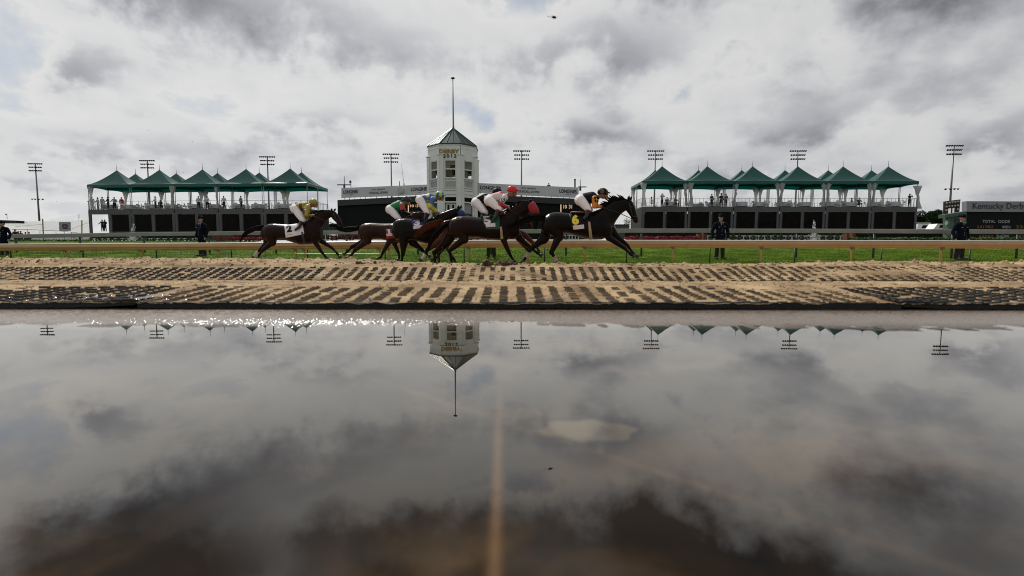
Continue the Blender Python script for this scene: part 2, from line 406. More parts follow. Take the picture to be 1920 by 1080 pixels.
dryc = q.ramp(nb, [(.2, (.10, .075, .058)), (.8, (.26, .20, .155))])
fac = q.m('MULTIPLY', q.m('ADD', q.m('SUBTRACT', sp.outputs[1], 2.55), q.m('MULTIPLY', q.m('SUBTRACT', na, .5), .25)), 3.5, clamp=True)
# pale joints in the slab and a pale stone under the water
def band(vout, centre, wdt): return q.m('EXPONENT', q.m('MULTIPLY', q.m('POWER', q.m('DIVIDE', q.m('SUBTRACT', vout, centre), wdt), 2.0), -1.0))
jx = band(q.m('ADD', sp.outputs[0], q.m('MULTIPLY', sp.outputs[1], .018)), -.012, .010)
j2 = band(q.m('SUBTRACT', sp.outputs[0], q.m('MULTIPLY', sp.outputs[1], -1.1)), 1.30, .02)
jj = q.m('MULTIPLY', q.m('MAXIMUM', q.m('MULTIPLY', jx, q.m('MULTIPLY', q.m('SUBTRACT', 1.55, sp.outputs[1]), 2.2, clamp=True)), q.m('MULTIPLY', j2, .25)), q.m('ADD', .35, q.m('MULTIPLY', na, .6)), clamp=True)
col = q.mix(jj, basec, (.26, .15, .08))
q.link(q.mix(fac, col, dryc), b.inputs['Base Color'])
q.link(q.ramp(nb, [(.3, (.14,) * 3), (.7, (.42,) * 3)]), b.inputs['Roughness']); q.link(q.m('MULTIPLY', fac, .5), b.inputs['Specular IOR Level'])
bn = q.n('ShaderNodeBump'); bn.inputs['Strength'].default_value = .5; bn.inputs['Distance'].default_value = .0012
q.link(nb, bn.inputs['Height']); q.link(bn.outputs[0], b.inputs['Normal'])
sheet('concrete_path', 0, 0, 0, 0, 0, 0, conz, cm, ygrid=np.concatenate([np.arange(-6, .2, .3), np.arange(.2, 2.2, .05), np.arange(2.2, 3.46, .012)]), near=True,
      xgrid=np.concatenate([np.arange(-14, -4.4, .3), np.arange(-4.4, 4.4, .02), np.arange(4.4, 14, .3)]))
wm = bpy.data.materials.new('still water'); wm.use_nodes = True; t = wm.node_tree; t.nodes.clear(); q = NG(t)
tr = q.n('ShaderNodeBsdfTransparent'); tr.inputs[0].default_value = (.82, .80, .74, 1)
gl = q.n('ShaderNodeBsdfGlossy'); gl.inputs['Roughness'].default_value = 0.0; gl.inputs[0].default_value = (.95, .93, .89, 1)
lw = q.n('ShaderNodeLayerWeight'); lw.inputs[0].default_value = .5
fr_out = q.m('POWER', lw.outputs['Facing'], 3.1)
c = q.n('ShaderNodeTexCoord').outputs['Object']
bn = q.n('ShaderNodeBump'); bn.inputs['Strength'].default_value = .004; bn.inputs['Distance'].default_value = .01
q.link(q.noise(c, 9.0, 2, .5), bn.inputs['Height']); q.link(bn.outputs[0], gl.inputs['Normal'])
mx = q.n('ShaderNodeMixShader'); q.link(fr_out, mx.inputs[0]); q.link(tr.outputs[0], mx.inputs[1]); q.link(gl.outputs[0], mx.inputs[2])
out = q.n('ShaderNodeOutputMaterial'); q.link(mx.outputs[0], out.inputs[0])
sheet('water', 0, 0, 0, 0, 0, 0, lambda X, Y: X * 0, wm, near=True, ygrid=np.array([-5.9, 0, 3.1]), xgrid=np.array([-13.9, 0, 13.9]))
# pale stone under water
st = MB().ball((.184, 1.14, -.017), (.125, .075, .012), 32, 10)
for v_ in st.v: v_ += Vector((.010 * math.sin(v_.y * 90 + v_.x * 40), .008 * math.sin(v_.x * 70), 0))
st.v = [nearp(v_) for v_ in st.v]
tag(st.build('flat_stone', mat('pale stone', (.05, .038, .022), .9, col2=(.23, .18, .115), scale=26, spec=.05), smooth=True), 'pale flat stone lying under the puddle water', 'stone')

# ------------------------------------------------------------------ rubber mats
dusty2 = mat('sand dusted stud', (.042, .037, .031), .75, var=.3, scale=16, col2=(.19, .145, .095), bump=.3, bscale=300, bdist=.005, spec=.2)
def rubber_mat(label, x0, x1, y0, y1, pitch, rung, skew, front_lift=None, sm_=None):
    root = thing('rubber_mat', label, 'mat', nearp(((x0 + x1) / 2, (y0 + y1) / 2, 0)), 'perforated rubber mats laid along the track edge')
    nx = int((x1 - x0) / .06); ny = 10; xs = np.linspace(x0, x1, nx); ys = np.linspace(y0, y1, ny)
    X, Y = np.meshgrid(xs, ys)
    lift = front_lift(X, Y) if front_lift else 0
    Z = matz(X, Y) - .004 + lift; mb = MB(); vs = [Vector(p) for p in np.stack([X.ravel(), Y.ravel(), Z.ravel()], 1)]
    fs = [(j * nx + i, j * nx + i + 1, (j + 1) * nx + i + 1, (j + 1) * nx + i) for j in range(ny - 1) for i in range(nx - 1)]
    mb.add(vs, fs)
    # thick front lip that rests on the ground
    th = .034 if y0 < 5 else .03
    lip = []
    for i in range(nx):
        z = Z[0, i] + .010; low = max(z - th - .012, .001) if y0 < 5 else z - .035
        if front_lift: low = max(low, .003 + .8 * float(lift[0, i]))
        lip += [Vector((xs[i], y0 + .028, z)), Vector((xs[i], y0 - .004, z)), Vector((xs[i], y0 - .006, low))]
    mb.add(lip, [(3 * i, 3 * i + 1, 3 * i + 4, 3 * i + 3) for i in range(nx - 1)] + [(3 * i + 1, 3 * i + 2, 3 * i + 5, 3 * i + 4) for i in range(nx - 1)])
    mb.v = [nearp(v_) for v_ in mb.v]; mb.build('base', rubber, root)
    sb = MB(); hgt = .010
    x = x0 + pitch * .4
    while x < x1 - .04:
        y = y0 + .04; k = 0
        while y < y1 - .02:
            wv = pitch * (.45 if sm_ else .52) * (1 + .08 * random.uniform(-1, 1)); dv = rung * .55
            xx = x + (k % 2) * skew + random.uniform(-.006, .006)
            z = float(matz(np.array(xx), np.array(y))) + random.uniform(-.005, .003)
            if front_lift: z += float(front_lift(np.array(xx), np.array(y)))
            sl = float(prof(y + .02) - prof(y - .02)) / .04
            a = [Vector((xx + sx * wv / 2 * t, y + sy * dv / 2 * t, z + sy * dv / 2 * sl + zz)) for t, zz in ((1.12, -.012), (1, hgt)) for sx, sy in ((-1, -1), (1, -1), (1, 1), (-1, 1))]
            y += rung; k += 1
            if random.random() < .05: continue
            sb.add(a, [(4, 5, 6, 7), (0, 1, 5, 4), (1, 2, 6, 5), (2, 3, 7, 6), (3, 0, 4, 7)])
        x += pitch
    sb.v = [nearp(v_) for v_ in sb.v]; st = sb.build('studs', sm_ or rubber_dusty, root); st['kind'] = 'stuff'
    return root
def liftL(X, Y): return .022 * np.exp(-((X + 2.62) / .22) ** 2) * (1 - sm(3.4, 3.7, Y))
def liftR(X, Y): return .020 * np.exp(-((X - 2.78) / .20) ** 2) * (1 - sm(3.4, 3.7, Y))
rubber_mat('near rubber mat at the left, wet and glittering by the puddle', -6.2, -2.66, 3.40, 4.14, .128, .066, .0, liftL)
rubber_mat('near rubber mat in the middle, its grooves full of sand', -2.645, 2.75, 3.40, 4.14, .133, .066, .0, None, mat('sand caked stud', (.085, .072, .056), .8, var=.3, scale=14, col2=(.27, .20, .13), bump=.3, bscale=300, bdist=.005, spec=.15))
rubber_mat('near rubber mat at the right with a lifted front corner', 2.765, 6.2, 3.41, 4.13, .128, .066, .0, liftR)
rubber_mat('far rubber mat at the left below the sand crest', -9, -2.46, 6.08, 6.66, .125, .066, .0)
rubber_mat('far rubber mat in the middle under the galloping horses', -2.44, 2.98, 6.07, 6.66, .133, .062, .0, None, dusty2)
rubber_mat('far rubber mat at the right with sand along its seam', 3.0, 9, 6.08, 6.67, .128, .066, .0, None, dusty2)

# clods of dirt
def clod(px, py, Y, r, label, stretch=1.6, seed=1, m=None):
    rr = random.Random(seed); p = P(px, py, Y * K); r = r * K; mb = MB()
    for i in range(int(9 + 3 * stretch)):
        mb.ball(p + Vector((rr.uniform(-1, 1) * r * stretch, rr.uniform(-.6, .6) * r, rr.uniform(-.5, .25) * r)), r * rr.uniform(.3, .6), 7, 5)
    for v_ in mb.v: v_ += Vector((rr.uniform(-1, 1), rr.uniform(-1, 1), rr.uniform(-1, 1))) * r * .12
    tag(put(fuse(mb, r * .10, 1), 'dirt_clod', m or mat('damp dirt', (.035, .02, .009), .9, col2=(.13, .08, .04), scale=70, bump=.6, bscale=250, bdist=.006)), label, 'clod', 'clods of dirt on the sand')
clod(930, 496, 6.8, .10, 'largest dark clod of dirt on the mat edge, left of the front horse', 3.0, 3)
clod(95, 495, 6.9, .075, 'dark flat clod on the sand near the left edge', 3.2, 5)
clod(1187, 499, 6.8, .065, 'tan clod standing up below the front horse\'s fore hooves', 1.1, 8, mat('tan dirt', (.12, .075, .035), .9, col2=(.36, .24, .12), scale=15))
clod(1558, 503, 6.6, .035, 'small dark clod on the mat at the right', 1.2, 11)
clod(685, 494, 6.8, .06, 'brown clod on the sand mound left of the middle', 2.4, 14)
clod(552, 489, 7.1, .035, 'small tan lump standing on the crest of sand below the second to last horse', .9, 15, mat('tan dirt', (1, 1, 1)))
for kk, (a_, b_) in enumerate(((1100, 521), (1255, 516), (1745, 611))):
    pass
# crumbs of dirt
def crumbs():
    mb = MB()
    for i in range(2600):
        Y = random.choice((random.uniform(4.15, 6.0), random.uniform(6.1, 7.4), random.uniform(6.7, 7.4), random.uniform(3.5, 4.3))); X = random.uniform(-1.12, 1.12) * Y
        z = float(bankz(np.array([X]), np.array([Y]))[0]); r = random.uniform(.004, .014) * (1.0 if Y > 5 else .55)
        mb.ball((X, Y, z + r * .3), (r * random.uniform(.8, 1.6), r, r * .8), 5, 4)
    mb.v = [nearp(v_) for v_ in mb.v]
    tag(mb.build('sand_crumbs', mat('brown crumbs', (.05, .03, .014), .9, col2=(.28, .19, .10), scale=8)), 'crumbs of damp sand scattered over mats and crest', kind='stuff')
crumbs()
def glint_beads():
    mb = MB()
    for i in range(800):
        k = i % 4
        X = random.gauss(-1.45, .62) if k < 3 else random.uniform(-3.4, .2)
        if k == 0: X = random.gauss(-1.15, .35)
        if k == 3 and i % 12 != 3: continue
        Y = random.gauss(2.80, .06) if k < 3 else random.uniform(3.42, 3.62)
        if k == 3: X = random.gauss(-2.9, .35)
        z = float(conz(np.array([X]), np.array([Y]))[0]) if Y < 3.38 else float(matz(np.array([X]), np.array([Y]))[0]) + .012
        r = random.uniform(.003, .009) * (1.3 if k == 0 else 1); mb.ball((X, Y, z), (r, r * .8, r * .42), 10, 8)
    mb.v = [nearp(v_) for v_ in mb.v]
    tag(mb.build('sun_glints', mat('mirror glint beads', (.6, .6, .6), .16, 1.0), smooth=True), 'added mirror glint beads along the puddle edge and the left mat', kind='stuff')  # flattened metal mirror beads, added to give the sun glints

glint_beads()
# ------------------------------------------------------------------ rails
def line_y(Y0, slope): return lambda x: Y0 + slope * x
def px_on(px, Y0, slope):
    d = ray(px, 460); k = d.x / d.y; Y = Y0 / (1 - slope * k); return k * Y, Y
def ruler(mb, prof2, pts, flip=1):
    """sweep a 2D outline (depth, height) along a list of 3D points"""
    k = len(prof2); vs = []
    for p in pts: vs += [Vector((p[0], p[1] + a, p[2] + b_)) for a, b_ in prof2]
    fs = [(i * k + j, i * k + (j + 1) % k, (i + 1) * k + (j + 1) % k, (i + 1) * k + j) for i in range(len(pts) - 1) for j in range(k)]
    mb.add(vs, fs); mb.add([vs[i] for i in range(k)], [tuple(range(k))]); mb.add(vs[-k:], [tuple(range(k - 1, -1, -1))])
NY0, NSL = 17.25, -.055
root = thing('track_rail', 'long cream rail with goose neck posts behind the horses', 'rail', (0, NY0, 0))
mb = MB(); pts = []
for px in range(-60, 2150, 82):
    X, Y = px_on(px, NY0, NSL); top = np.interp(px, [0, 480, 960, 1440, 1920], [457.5, 455.0, 450.0, 450.5, 451.5]); pts.append((X, Y, P(px, top, Y).z))
h = .265
ruler(mb, [(-.02, 0), (-.07, -.018), (-.105, -.06), (-.12, -.12), (-.115, -.17), (-.10, -.172), (-.098, -.18), (-.098, -h), (-.085, -h), (-.08, -.17), (.05, -.03), (.05, 0)], pts)
mb.build('rail', cream, root, True)
mb = MB(); ruler(mb, [(.052, .006), (-.055, .006), (-.082, -.008), (-.092, -.024), (-.078, -.022), (.052, .001)], pts); mb.build('rail_highlight', mat('rail sky highlight', (.72, .70, .64), .35, var=.06), root, True)  # pale strip added as the sky highlight along the rail's top edge
def rail_z(px): return P(px, np.interp(px, [0, 480, 960, 1440, 1920], [457.5, 455.0, 450.0, 450.5, 451.5]), px_on(px, NY0, NSL)[1]).z
for px in (-30, 123, 265, 410, 555, 571, 712, 729, 880, 990, 1097, 1262, 1427.5, 1597, 1765, 1935):
    X, Y = px_on(px, NY0, NSL); z = rail_z(px); gz = float(sandz(np.array([X]), np.array([Y - .05]))[0]) - .05
    MB().tube([(X, Y, gz), (X, Y, z - .36), (X, Y - .0, z - .26), (X - .03, Y - .03, z - .12)], [.033, .033, .04, .05], n=10).build('post', cream, root, True)
    MB().prism([(-.15, 0), (.07, 0), (.03, -.10), (-.04, -.10)], (X, Y - .10, z - .215), (1, 0, 0), (0, 0, 1), -.05).build('bracket', mat('rail bracket', (.16, .10, .05), .5), root)
a = px_on(554, NY0, NSL); b_ = px_on(714, NY0, NSL)
MB().tube([(a[0], a[1] - .05, P(554, 475.5, a[1]).z), (b_[0], b_[1] - .05, P(714, 476, b_[1]).z)], .018, n=8).build('gate_bar', white, root)

FY0, FSL = 21.0, -.075
root = thing('turf_rail', 'long grey metal rail on dark green posts behind the soldiers', 'rail', (0, FY0, 0))
ftop = lambda px: np.interp(px, [0, 270, 520, 960, 1200, 1560, 1920], [440, 435.5, 433, 430, 428.5, 429, 430.5])
mb = MB(); pts = []
for px in range(-60, 2150, 82):
    X, Y = px_on(px, FY0, FSL); pts.append((X, Y, P(px, ftop(px), Y).z))
ruler(mb, [(.03, 0), (-.045, 0), (-.055, -.012), (-.060, -.035), (-.050, -.170), (-.04, -.178), (.03, -.178)], pts)
mb.build('rail', steel, root)
for px in (30, 150, 270, 392, 517, 650, 783.5, 921, 1061.5, 1203, 1346, 1494, 1639, 1786, 1908, -90):
    X, Y = px_on(px, FY0, FSL); z = P(px, ftop(px), Y).z; gz = float(turfz(np.array([X]), np.array([Y]))[0]) - .05
    MB().tube([(X, Y + .02, gz), (X, Y + .02, z - .16)], .042, n=8).build('post', dk_green, root, True)
    MB().tube([(X, Y + .03, z - .42), (X - .32, Y + .03, z - .17)], .016, n=6).build('brace', dk_green, root)

# chain link fence
CY0 = 17.75
root = thing('chain_link_fence', 'low chain link fence on thin dark posts at the turf edge', 'fence', (0, CY0, 0))
fx = [px_on(1175, CY0, NSL)[0] + 2.95 * k for k in range(-12, 7)]
wire = mat('fence wire', (.10, .13, .07), .5, .0)
for i, X in enumerate(fx):
    Y = CY0 + NSL * X; gz = float(turfz(np.array([X]), np.array([Y]))[0])
    MB().tube([(X, Y, gz - .05), (X, Y, gz + .62)], .022, n=8).build('post', dk_green, root, True)
    if i == len(fx) - 1: break
    mb = MB(); X2 = fx[i + 1]; hh = .60; nw = int((X2 - X + hh) / .065)
    for k in range(nw):
        for sgn in (1, -1):
            xa = k * .065 - hh; xb = xa + hh; za, zb = 0.0, hh
            if xa < 0: za = -xa; xa = 0
            if xb > X2 - X: zb -= (xb - (X2 - X)); xb = X2 - X
            if xb <= xa: continue
            if sgn < 0: xa, xb = (X2 - X) - xa, (X2 - X) - xb
            pa = Vector((X + xa, CY0 + NSL * (X + xa), gz + za)); pb = Vector((X + xb, CY0 + NSL * (X + xb), gz + zb)); r = .0030
            mb.add([pa + Vector((0, 0, r)), pa - Vector((0, 0, r)), pb - Vector((0, 0, r)), pb + Vector((0, 0, r)), pa + Vector((0, r, 0)), pb + Vector((0, r, 0))], [(0, 1, 2, 3), (1, 4, 5, 2), (4, 0, 3, 5)])
    mb.build('wire_mesh', wire, root)

# ------------------------------------------------------------------ people prototypes for the distance
def gz(X, Y): return float(np.interp(Y, [23.5, 27, 31, 40, 66, 150, 400], [.38, .72, .96, 1.12, 1.62, 3.2, 3.6]))
def far_person(pose, name='person'):
    """local metres, feet at origin, facing -Y unless noted; returns root with body, shirt, trousers"""
    root = bpy.data.objects.new(name, None); COL.objects.link(root)
    S = {'stand': dict(hip=.92, kn=[(-.1, 0, .5), (.1, 0, .5)], ft=[(-.11, 0, .04), (.12, 0, .04)], el=[(-.27, .03, 1.12), (.27, .03, 1.12)], ha=[(-.28, -.05, .86), (.28, -.06, .86)]),
         'lean': dict(hip=.92, kn=[(-.1, 0, .5), (.1, 0, .5)], ft=[(-.12, 0, .04), (.14, 0, .04)], el=[(-.34, -.1, 1.15), (.3, -.05, 1.12)], ha=[(-.42, -.3, 1.05), (.12, -.25, 1.15)]),
         'lookout': dict(hip=.92, kn=[(-.1, 0, .5), (.1, 0, .5)], ft=[(-.12, 0, .04), (.12, 0, .04)], el=[(-.30, -.1, 1.30), (.30, -.1, 1.30)], ha=[(-.09, -.18, 1.60), (.09, -.18, 1.60)]),
         'sit': dict(hip=.5, kn=[(-.12, -.42, .5), (.12, -.42, .5)], ft=[(-.12, -.45, .05), (.12, -.45, .05)], el=[(-.27, -.1, .80), (.27, -.1, .80)], ha=[(-.15, -.38, .72), (.15, -.38, .72)])}[pose]
    hp = S['hip']; sh = hp + .50; b = MB(); sx = 1
    b.capsule_chain([(0, 0, hp), (0, 0, hp + .22), (0, .0, hp + .42)], [.15, .13, .16], [.11, .10, .11])
    b.capsule_chain([(-.17, 0, sh - .02), (.17, 0, sh - .02)], [.065, .065]); b.tube([(0, 0, sh - .05), (0, 0, sh + .12)], [.06, .055])
    b.ball((0, -.01, sh + .21), (.078, .095, .115)); b.ball((0, -.11, sh + .20), .02, 6, 5)
    for i in (0, 1):
        s_ = -1 if i == 0 else 1
        b.capsule_chain([(s_ * .09, 0, hp), S['kn'][i], (S['ft'][i][0], S['ft'][i][1], .1)], [.088, .06, .04])
        b.capsule_chain([(S['ft'][i][0], S['ft'][i][1] + .03, .05), (S['ft'][i][0], S['ft'][i][1] - .15, .035)], [.045, .035])
        b.capsule_chain([(s_ * .19, 0, sh - .03), S['el'][i], S['ha'][i]], [.05, .04, .032]); b.ball(S['ha'][i], (.04, .03, .05), 8, 6)
    bo = put(fuse(b, .026, 2), 'body', skin_shade, root)
    c = MB(); c.capsule_chain([(0, 0, hp + .0), (0, 0, hp + .22), (0, .0, hp + .41)], [.168, .150, .178], [.125, .12, .125]); c.capsule_chain([(-.17, 0, sh - .02), (.17, 0, sh - .02)], [.078, .078])
    for i in (0, 1):
        s_ = -1 if i == 0 else 1
        e, h_ = Vector(S['el'][i]), Vector(S['ha'][i]); c.capsule_chain([(s_ * .19, 0, sh - .03), e, e.lerp(h_, .75)], [.064, .055, .045])
    so = put(fuse(c, .026, 2), 'shirt', white, root)
    t_ = MB(); t_.capsule_chain([(0, 0, hp + .04), (0, 0, hp - .02)], [.165, .165], [.125, .125])
    for i in (0, 1):
        s_ = -1 if i == 0 else 1
        t_.capsule_chain([(s_ * .085, 0, hp - .02), S['kn'][i], (S['ft'][i][0], S['ft'][i][1], .11)], [.108, .078, .058])
    to = put(fuse(t_, .026, 2), 'trousers', dark_metal, root)
    hh_ = MB(); hh_.ball((0, .01, sh + .235), (.088, .10, .11)); hm = hh_
    ho = hm.build('hair', hair, root, True)
    return root
PEOPLE = {k: far_person(k) for k in ('stand', 'lean', 'lookout', 'sit')}
used_proto = set(); mesh_cache = {}
CL_M = {}
def cloth(c):
    if c not in CL_M: CL_M[c] = mat('cloth %.2f %.2f %.2f' % c, c, .8, var=.1, scale=6)
    return CL_M[c]
def person(pose, loc, rz, shirt, trousers, label, group=None, parts=True, scale=1.0):
    src = PEOPLE[pose]
    r = src.copy(); COL.objects.link(r); r.location = loc; r.rotation_euler = (0, 0, rz); r.scale = (scale,) * 3
    for ch in src.children:
        c = ch.copy(); COL.objects.link(c); c.parent = r; nm = ch.name.split('.')[0]
        colr = {'shirt': shirt, 'trousers': trousers}.get(nm)
        if colr is not None:
            key = (pose, nm, colr)
            if key not in mesh_cache:
                me = ch.data.copy(); me.materials.clear(); me.materials.append(cloth(colr)); mesh_cache[key] = me
            c.data = mesh_cache[key]
    tag(r, label, 'person', group); return r

# ------------------------------------------------------------------ stands with tents
def canopy_mesh(W, D, H, val=.42, n=14):
    vs = []; fs = []
    for j in range(n + 1):
        for i in range(n + 1):
            u, v_ = 2 * i / n - 1, 2 * j / n - 1; r = max(abs(u), abs(v_))
            vs.append(Vector((u * W / 2, v_ * D / 2, H * (1 - r) ** 1.38 - .10 * math.sin(math.pi * (1 + min(abs(u), abs(v_)) / max(r, 1e-6)) / 2) * math.sin(math.pi * r) * .6)))
    fs = []
    for j in range(n):
        for i in range(n):
            a, b_, c, d = j * (n + 1) + i, j * (n + 1) + i + 1, (j + 1) * (n + 1) + i + 1, (j + 1) * (n + 1) + i
            fs += [(a, b_, c), (a, c, d)] if (i - n / 2 + .5) * (j - n / 2 + .5) > 0 else [(a, b_, d), (b_, c, d)]
    mb = MB().add(vs, fs)
    ring = [(i / n * 2 - 1, -1) for i in range(n)] + [(1, i / n * 2 - 1) for i in range(n)] + [(1 - i / n * 2, 1) for i in range(n)] + [(-1, 1 - i / n * 2) for i in range(n)]
    k = len(ring); a = []
    for u, v_ in ring:
        sc = .10 * math.sin(math.pi * ((u if abs(v_) == 1 else v_) + 1) / 2)
        a += [Vector((u * W / 2, v_ * D / 2, 0)), Vector((u * W / 2 * 1.002, v_ * D / 2 * 1.002, -val + sc))]
    mb.add(a, [(2 * i, 2 * i + 1, (2 * i + 3) % (2 * k), (2 * i + 2) % (2 * k)) for i in range(k)])
    return mb
TW, TD = 6.1, 3.05
EAVE, PEAK = 3.32, 2.15
def tent_proto():
    root = bpy.data.objects.new('tent', None); COL.objects.link(root)
    cn = canopy_mesh(TW - .08, TD - .04, PEAK); me = cn.mesh('canopy', vinyl, None, False)
    o = link_mesh('canopy', me, root); o.location = (0, 0, EAVE); 
    MB().tube([(0, 0, EAVE + PEAK - .06), (0, 0, EAVE + PEAK + .75)], [.04, .012], n=6).build('finial', pole_metal, root)
    for sx in (-1, 1):
        for sy in (-1, 1):
            MB().tube([(sx * (TW / 2 - .12), sy * (TD / 2 - .1), 0), (sx * (TW / 2 - .12), sy * (TD / 2 - .1), EAVE)], .038, n=8).build('leg', mat('grey tent pole', (.30, .30, .30), .5), root)
    return root
ORD = ['first', 'second', 'third', 'fourth', 'fifth', 'sixth', 'seventh', 'eighth', 'ninth', 'tenth', 'eleventh', 'twelfth', 'thirteenth', 'fourteenth', 'fifteenth', 'sixteenth', 'seventeenth', 'eighteenth', 'nineteenth', 'twentieth'] + ['%dth' % i for i in range(21, 41)]
def drape_mb(x, y, rr, wide=.34, tied=True, flare=0.0):
    z = [EAVE - .25, EAVE - .8, EAVE - 1.35, EAVE - 1.6, EAVE - 2.2, .12]
    wd = [wide * 1.25, wide * .75, wide * .45, .14, wide * .45, wide * .8]
    pts = [(x + rr.uniform(-.06, .06) + flare * (i / 5) ** 2, y, q_) for i, q_ in enumerate(z)]
    mb = MB(); n = 18; vs = []
    for p, w_ in zip(pts, wd):
        for j in range(n):
            a = 2 * math.pi * j / n; k = 1 + .22 * math.cos(5 * a + p[2])
            vs.append(Vector((p[0] + w_ * k * math.cos(a), p[1] + .5 * w_ * k * math.sin(a), p[2])))
    mb.add(vs, [(i * n + j, i * n + (j + 1) % n, (i + 1) * n + (j + 1) % n, (i + 1) * n + j) for i in range(5) for j in range(n)])
    return mb
TENT = tent_proto()
# folding chair and table prototypes
def chair_proto():
    mb = MB()
    mb.box((0, 0, .45), (.42, .42, .035)); mb.box((0, .21, .74), (.42, .03, .24)); 
    for s_ in (-1, 1):
        mb.tube([(s_ * .2, .24, .88), (s_ * .2, .16, .45), (s_ * .2, -.2, 0)], .017, n=5); mb.tube([(s_ * .2, -.18, .45), (s_ * .2, .22, 0)], .017, n=5)
    mb.box((0, .0, .18), (.4, .02, .02))
    return mb.mesh('folding_chair', white)
def table_proto():
    root = bpy.data.objects.new('round_table', None); COL.objects.link(root)
    n = 24; vs = []
    prof_ = [(.02, .74), (.74, .74), (.765, .72), (.80, .45), (.84, .18)]
    for r, z in prof_:
        for j in range(n):
            a = 2 * math.pi * j / n; k = 1 + (.05 * math.cos(8 * a) if z < .6 else 0); vs.append((r * k * math.cos(a), r * k * math.sin(a), z))
    fs = [(i * n + j, i * n + (j + 1) % n, (i + 1) * n + (j + 1) % n, (i + 1) * n + j) for i in range(4) for j in range(n)]
    MB().add(vs, fs).build('tablecloth', mat('white linen', (.6, .6, .6), .8, var=.05), root, True)
    MB().tube([(0, 0, 0), (0, 0, .72)], .05, n=8).build('leg', dark_metal, root)
    return root
CHAIR = chair_proto(); TABLE = table_proto()
grey_cloth = mat('grey fascia', (.095, .098, .10), .6, var=.12, scale=.5)
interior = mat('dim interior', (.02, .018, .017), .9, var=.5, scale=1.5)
rail_wh = mat('white railing', (.36, .36, .36), .5)
def stand(label, pxL, pxR, YL, YR, nmod, yd, side, baseY):
    """two storey pavilion: local X along its front, +Y back"""
    A = P(pxL, yd, YL); B = P(pxR, yd, YR)
    yaw = math.atan2(B.y - A.y, B.x - A.x); L = math.hypot(B.x - A.x, B.y - A.y); deck = (A.z + B.z) / 2
    base = 1.9; H = deck - base; D = TD * 2
    root = thing('viewing_stand', label, 'building', (A.x, A.y, base), rz=yaw)
    M_ = Matrix.Translation((A.x, A.y, base)) @ Matrix.Rotation(yaw, 4, 'Z')
    def loc(u, v_, w_): return M_ @ Vector((u, v_, w_))
    def bld(mb, nm, m, par=root, smooth=False): return link_mesh(nm, mb.mesh(nm, m, None, smooth), par)
    W = L / nmod
    bld(MB().b2(.05, L - .05, .35, D - .1, 0, .75), 'plinth', black_panel)
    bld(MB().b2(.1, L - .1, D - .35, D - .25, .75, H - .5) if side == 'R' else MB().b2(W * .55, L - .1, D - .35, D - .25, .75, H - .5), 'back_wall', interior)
    hw = H - .62
    for k in range(nmod):
        x0 = k * W
        bld(MB().b2(x0 + .05, x0 + W - .05, 0, D, H - .16, H), 'deck', grey_wood)
        bld(MB().b2(x0 + .06, x0 + W - .06, -.03, .05, H - .68, H - .0), 'fascia', grey_cloth)
        nb = 2
        for c_ in range(nb + 1):
            xx = x0 + .12 + c_ * (W - .24) / nb; ww = (.46 if side == 'L' else .34) if c_ == 1 else (.34 if side == 'L' else .28)
            xx = min(max(xx, x0 + .2), x0 + W - .2)
            bld(MB().b2(xx - ww / 2, xx + ww / 2, -.02, .14, .1, H - .68), 'post', grey_cloth)
        for c_ in range(nb):
            xa = x0 + .38 + c_ * (W - .3) / nb; xb = xa + W / 2 - .55
            if side == 'L' and k == 0 and c_ == 0: continue
            wn = bld(MB().b2(xa, xb, .07, .09, .35, H - .68), 'window', glass_dark)
            f = MB(); f.b2(xa, xb, .045, .068, 1.05, 1.11); f.b2(xa, xb, .045, .068, .32, .38); f.b2(xa + .01, xa + .06, .046, .069, .38, H - .68)
            bld(f, 'frame', mat('window frame', (.06, .06, .062), .5), wn)
        # railing
        r_ = MB(); r_.b2(x0 + .05, x0 + W - .05, .0, .045, H + 1.06, H + 1.10); r_.b2(x0 + .05, x0 + W - .05, .01, .04, H + .10, H + .13)
        nbk = 12 if side == 'R' else 6
        for j in range(nbk + 1):
            xx = x0 + .06 + j * (W - .14) / nbk; r_.b2(xx, xx + .03, .008, .038, H, H + 1.06)
        bld(r_, 'railing', rail_wh)
        r_ = MB(); r_.b2(x0 + .05, x0 + W - .05, D - .06, D - .02, H + 1.04, H + 1.08)
        for j in range(9):
            xx = x0 + .06 + j * (W - .14) / 8; r_.b2(xx, xx + .04, D - .055, D - .02, H, H + 1.04)
        bld(r_, 'railing', rail_wh)
    for xx in (0.02, L - .07):
        r_ = MB(); r_.b2(xx, xx + .04, .06, D - .08, H + 1.06, H + 1.10)
        for j in range(14): yy = .1 + j * (D - .25) / 13; r_.b2(xx, xx + .03, yy, yy + .03, H, H + 1.06)
        bld(r_, 'railing', rail_wh)
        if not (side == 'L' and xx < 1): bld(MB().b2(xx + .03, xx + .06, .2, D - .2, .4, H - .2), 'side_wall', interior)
    bld(MB().b2(0, .12, .0, .12, .1, H - .2), 'post', dk_green); bld(MB().b2(L - .12, L, D - .12, D, .1, H - .2), 'post', grey_cloth)
    sd_ = 'left' if side == 'L' else 'right'
    rr = random.Random(5 if side == 'L' else 6)
    ords = ['leftmost', 'second from left', 'third from left', 'fourth from left', 'fifth from left', 'sixth from left']
    if nmod == 5: ords[4] = 'rightmost'
    else: ords[5] = 'rightmost'
    for row in (1, 0):
        for k in range(nmod):
            c = copy_tree(TENT); c.name = 'tent'; c.location = loc((k + .5) * W, (row + .5) * TD, H); c.rotation_euler = (0, 0, yaw)
            c.scale = (W / TW, 1, 1)
            tag(c, 'green peaked tent, %s in the %s row on the %s stand' % (ords[k], 'back' if row else 'front', sd_), 'tent', 'green peaked tents on the %s stand' % sd_)
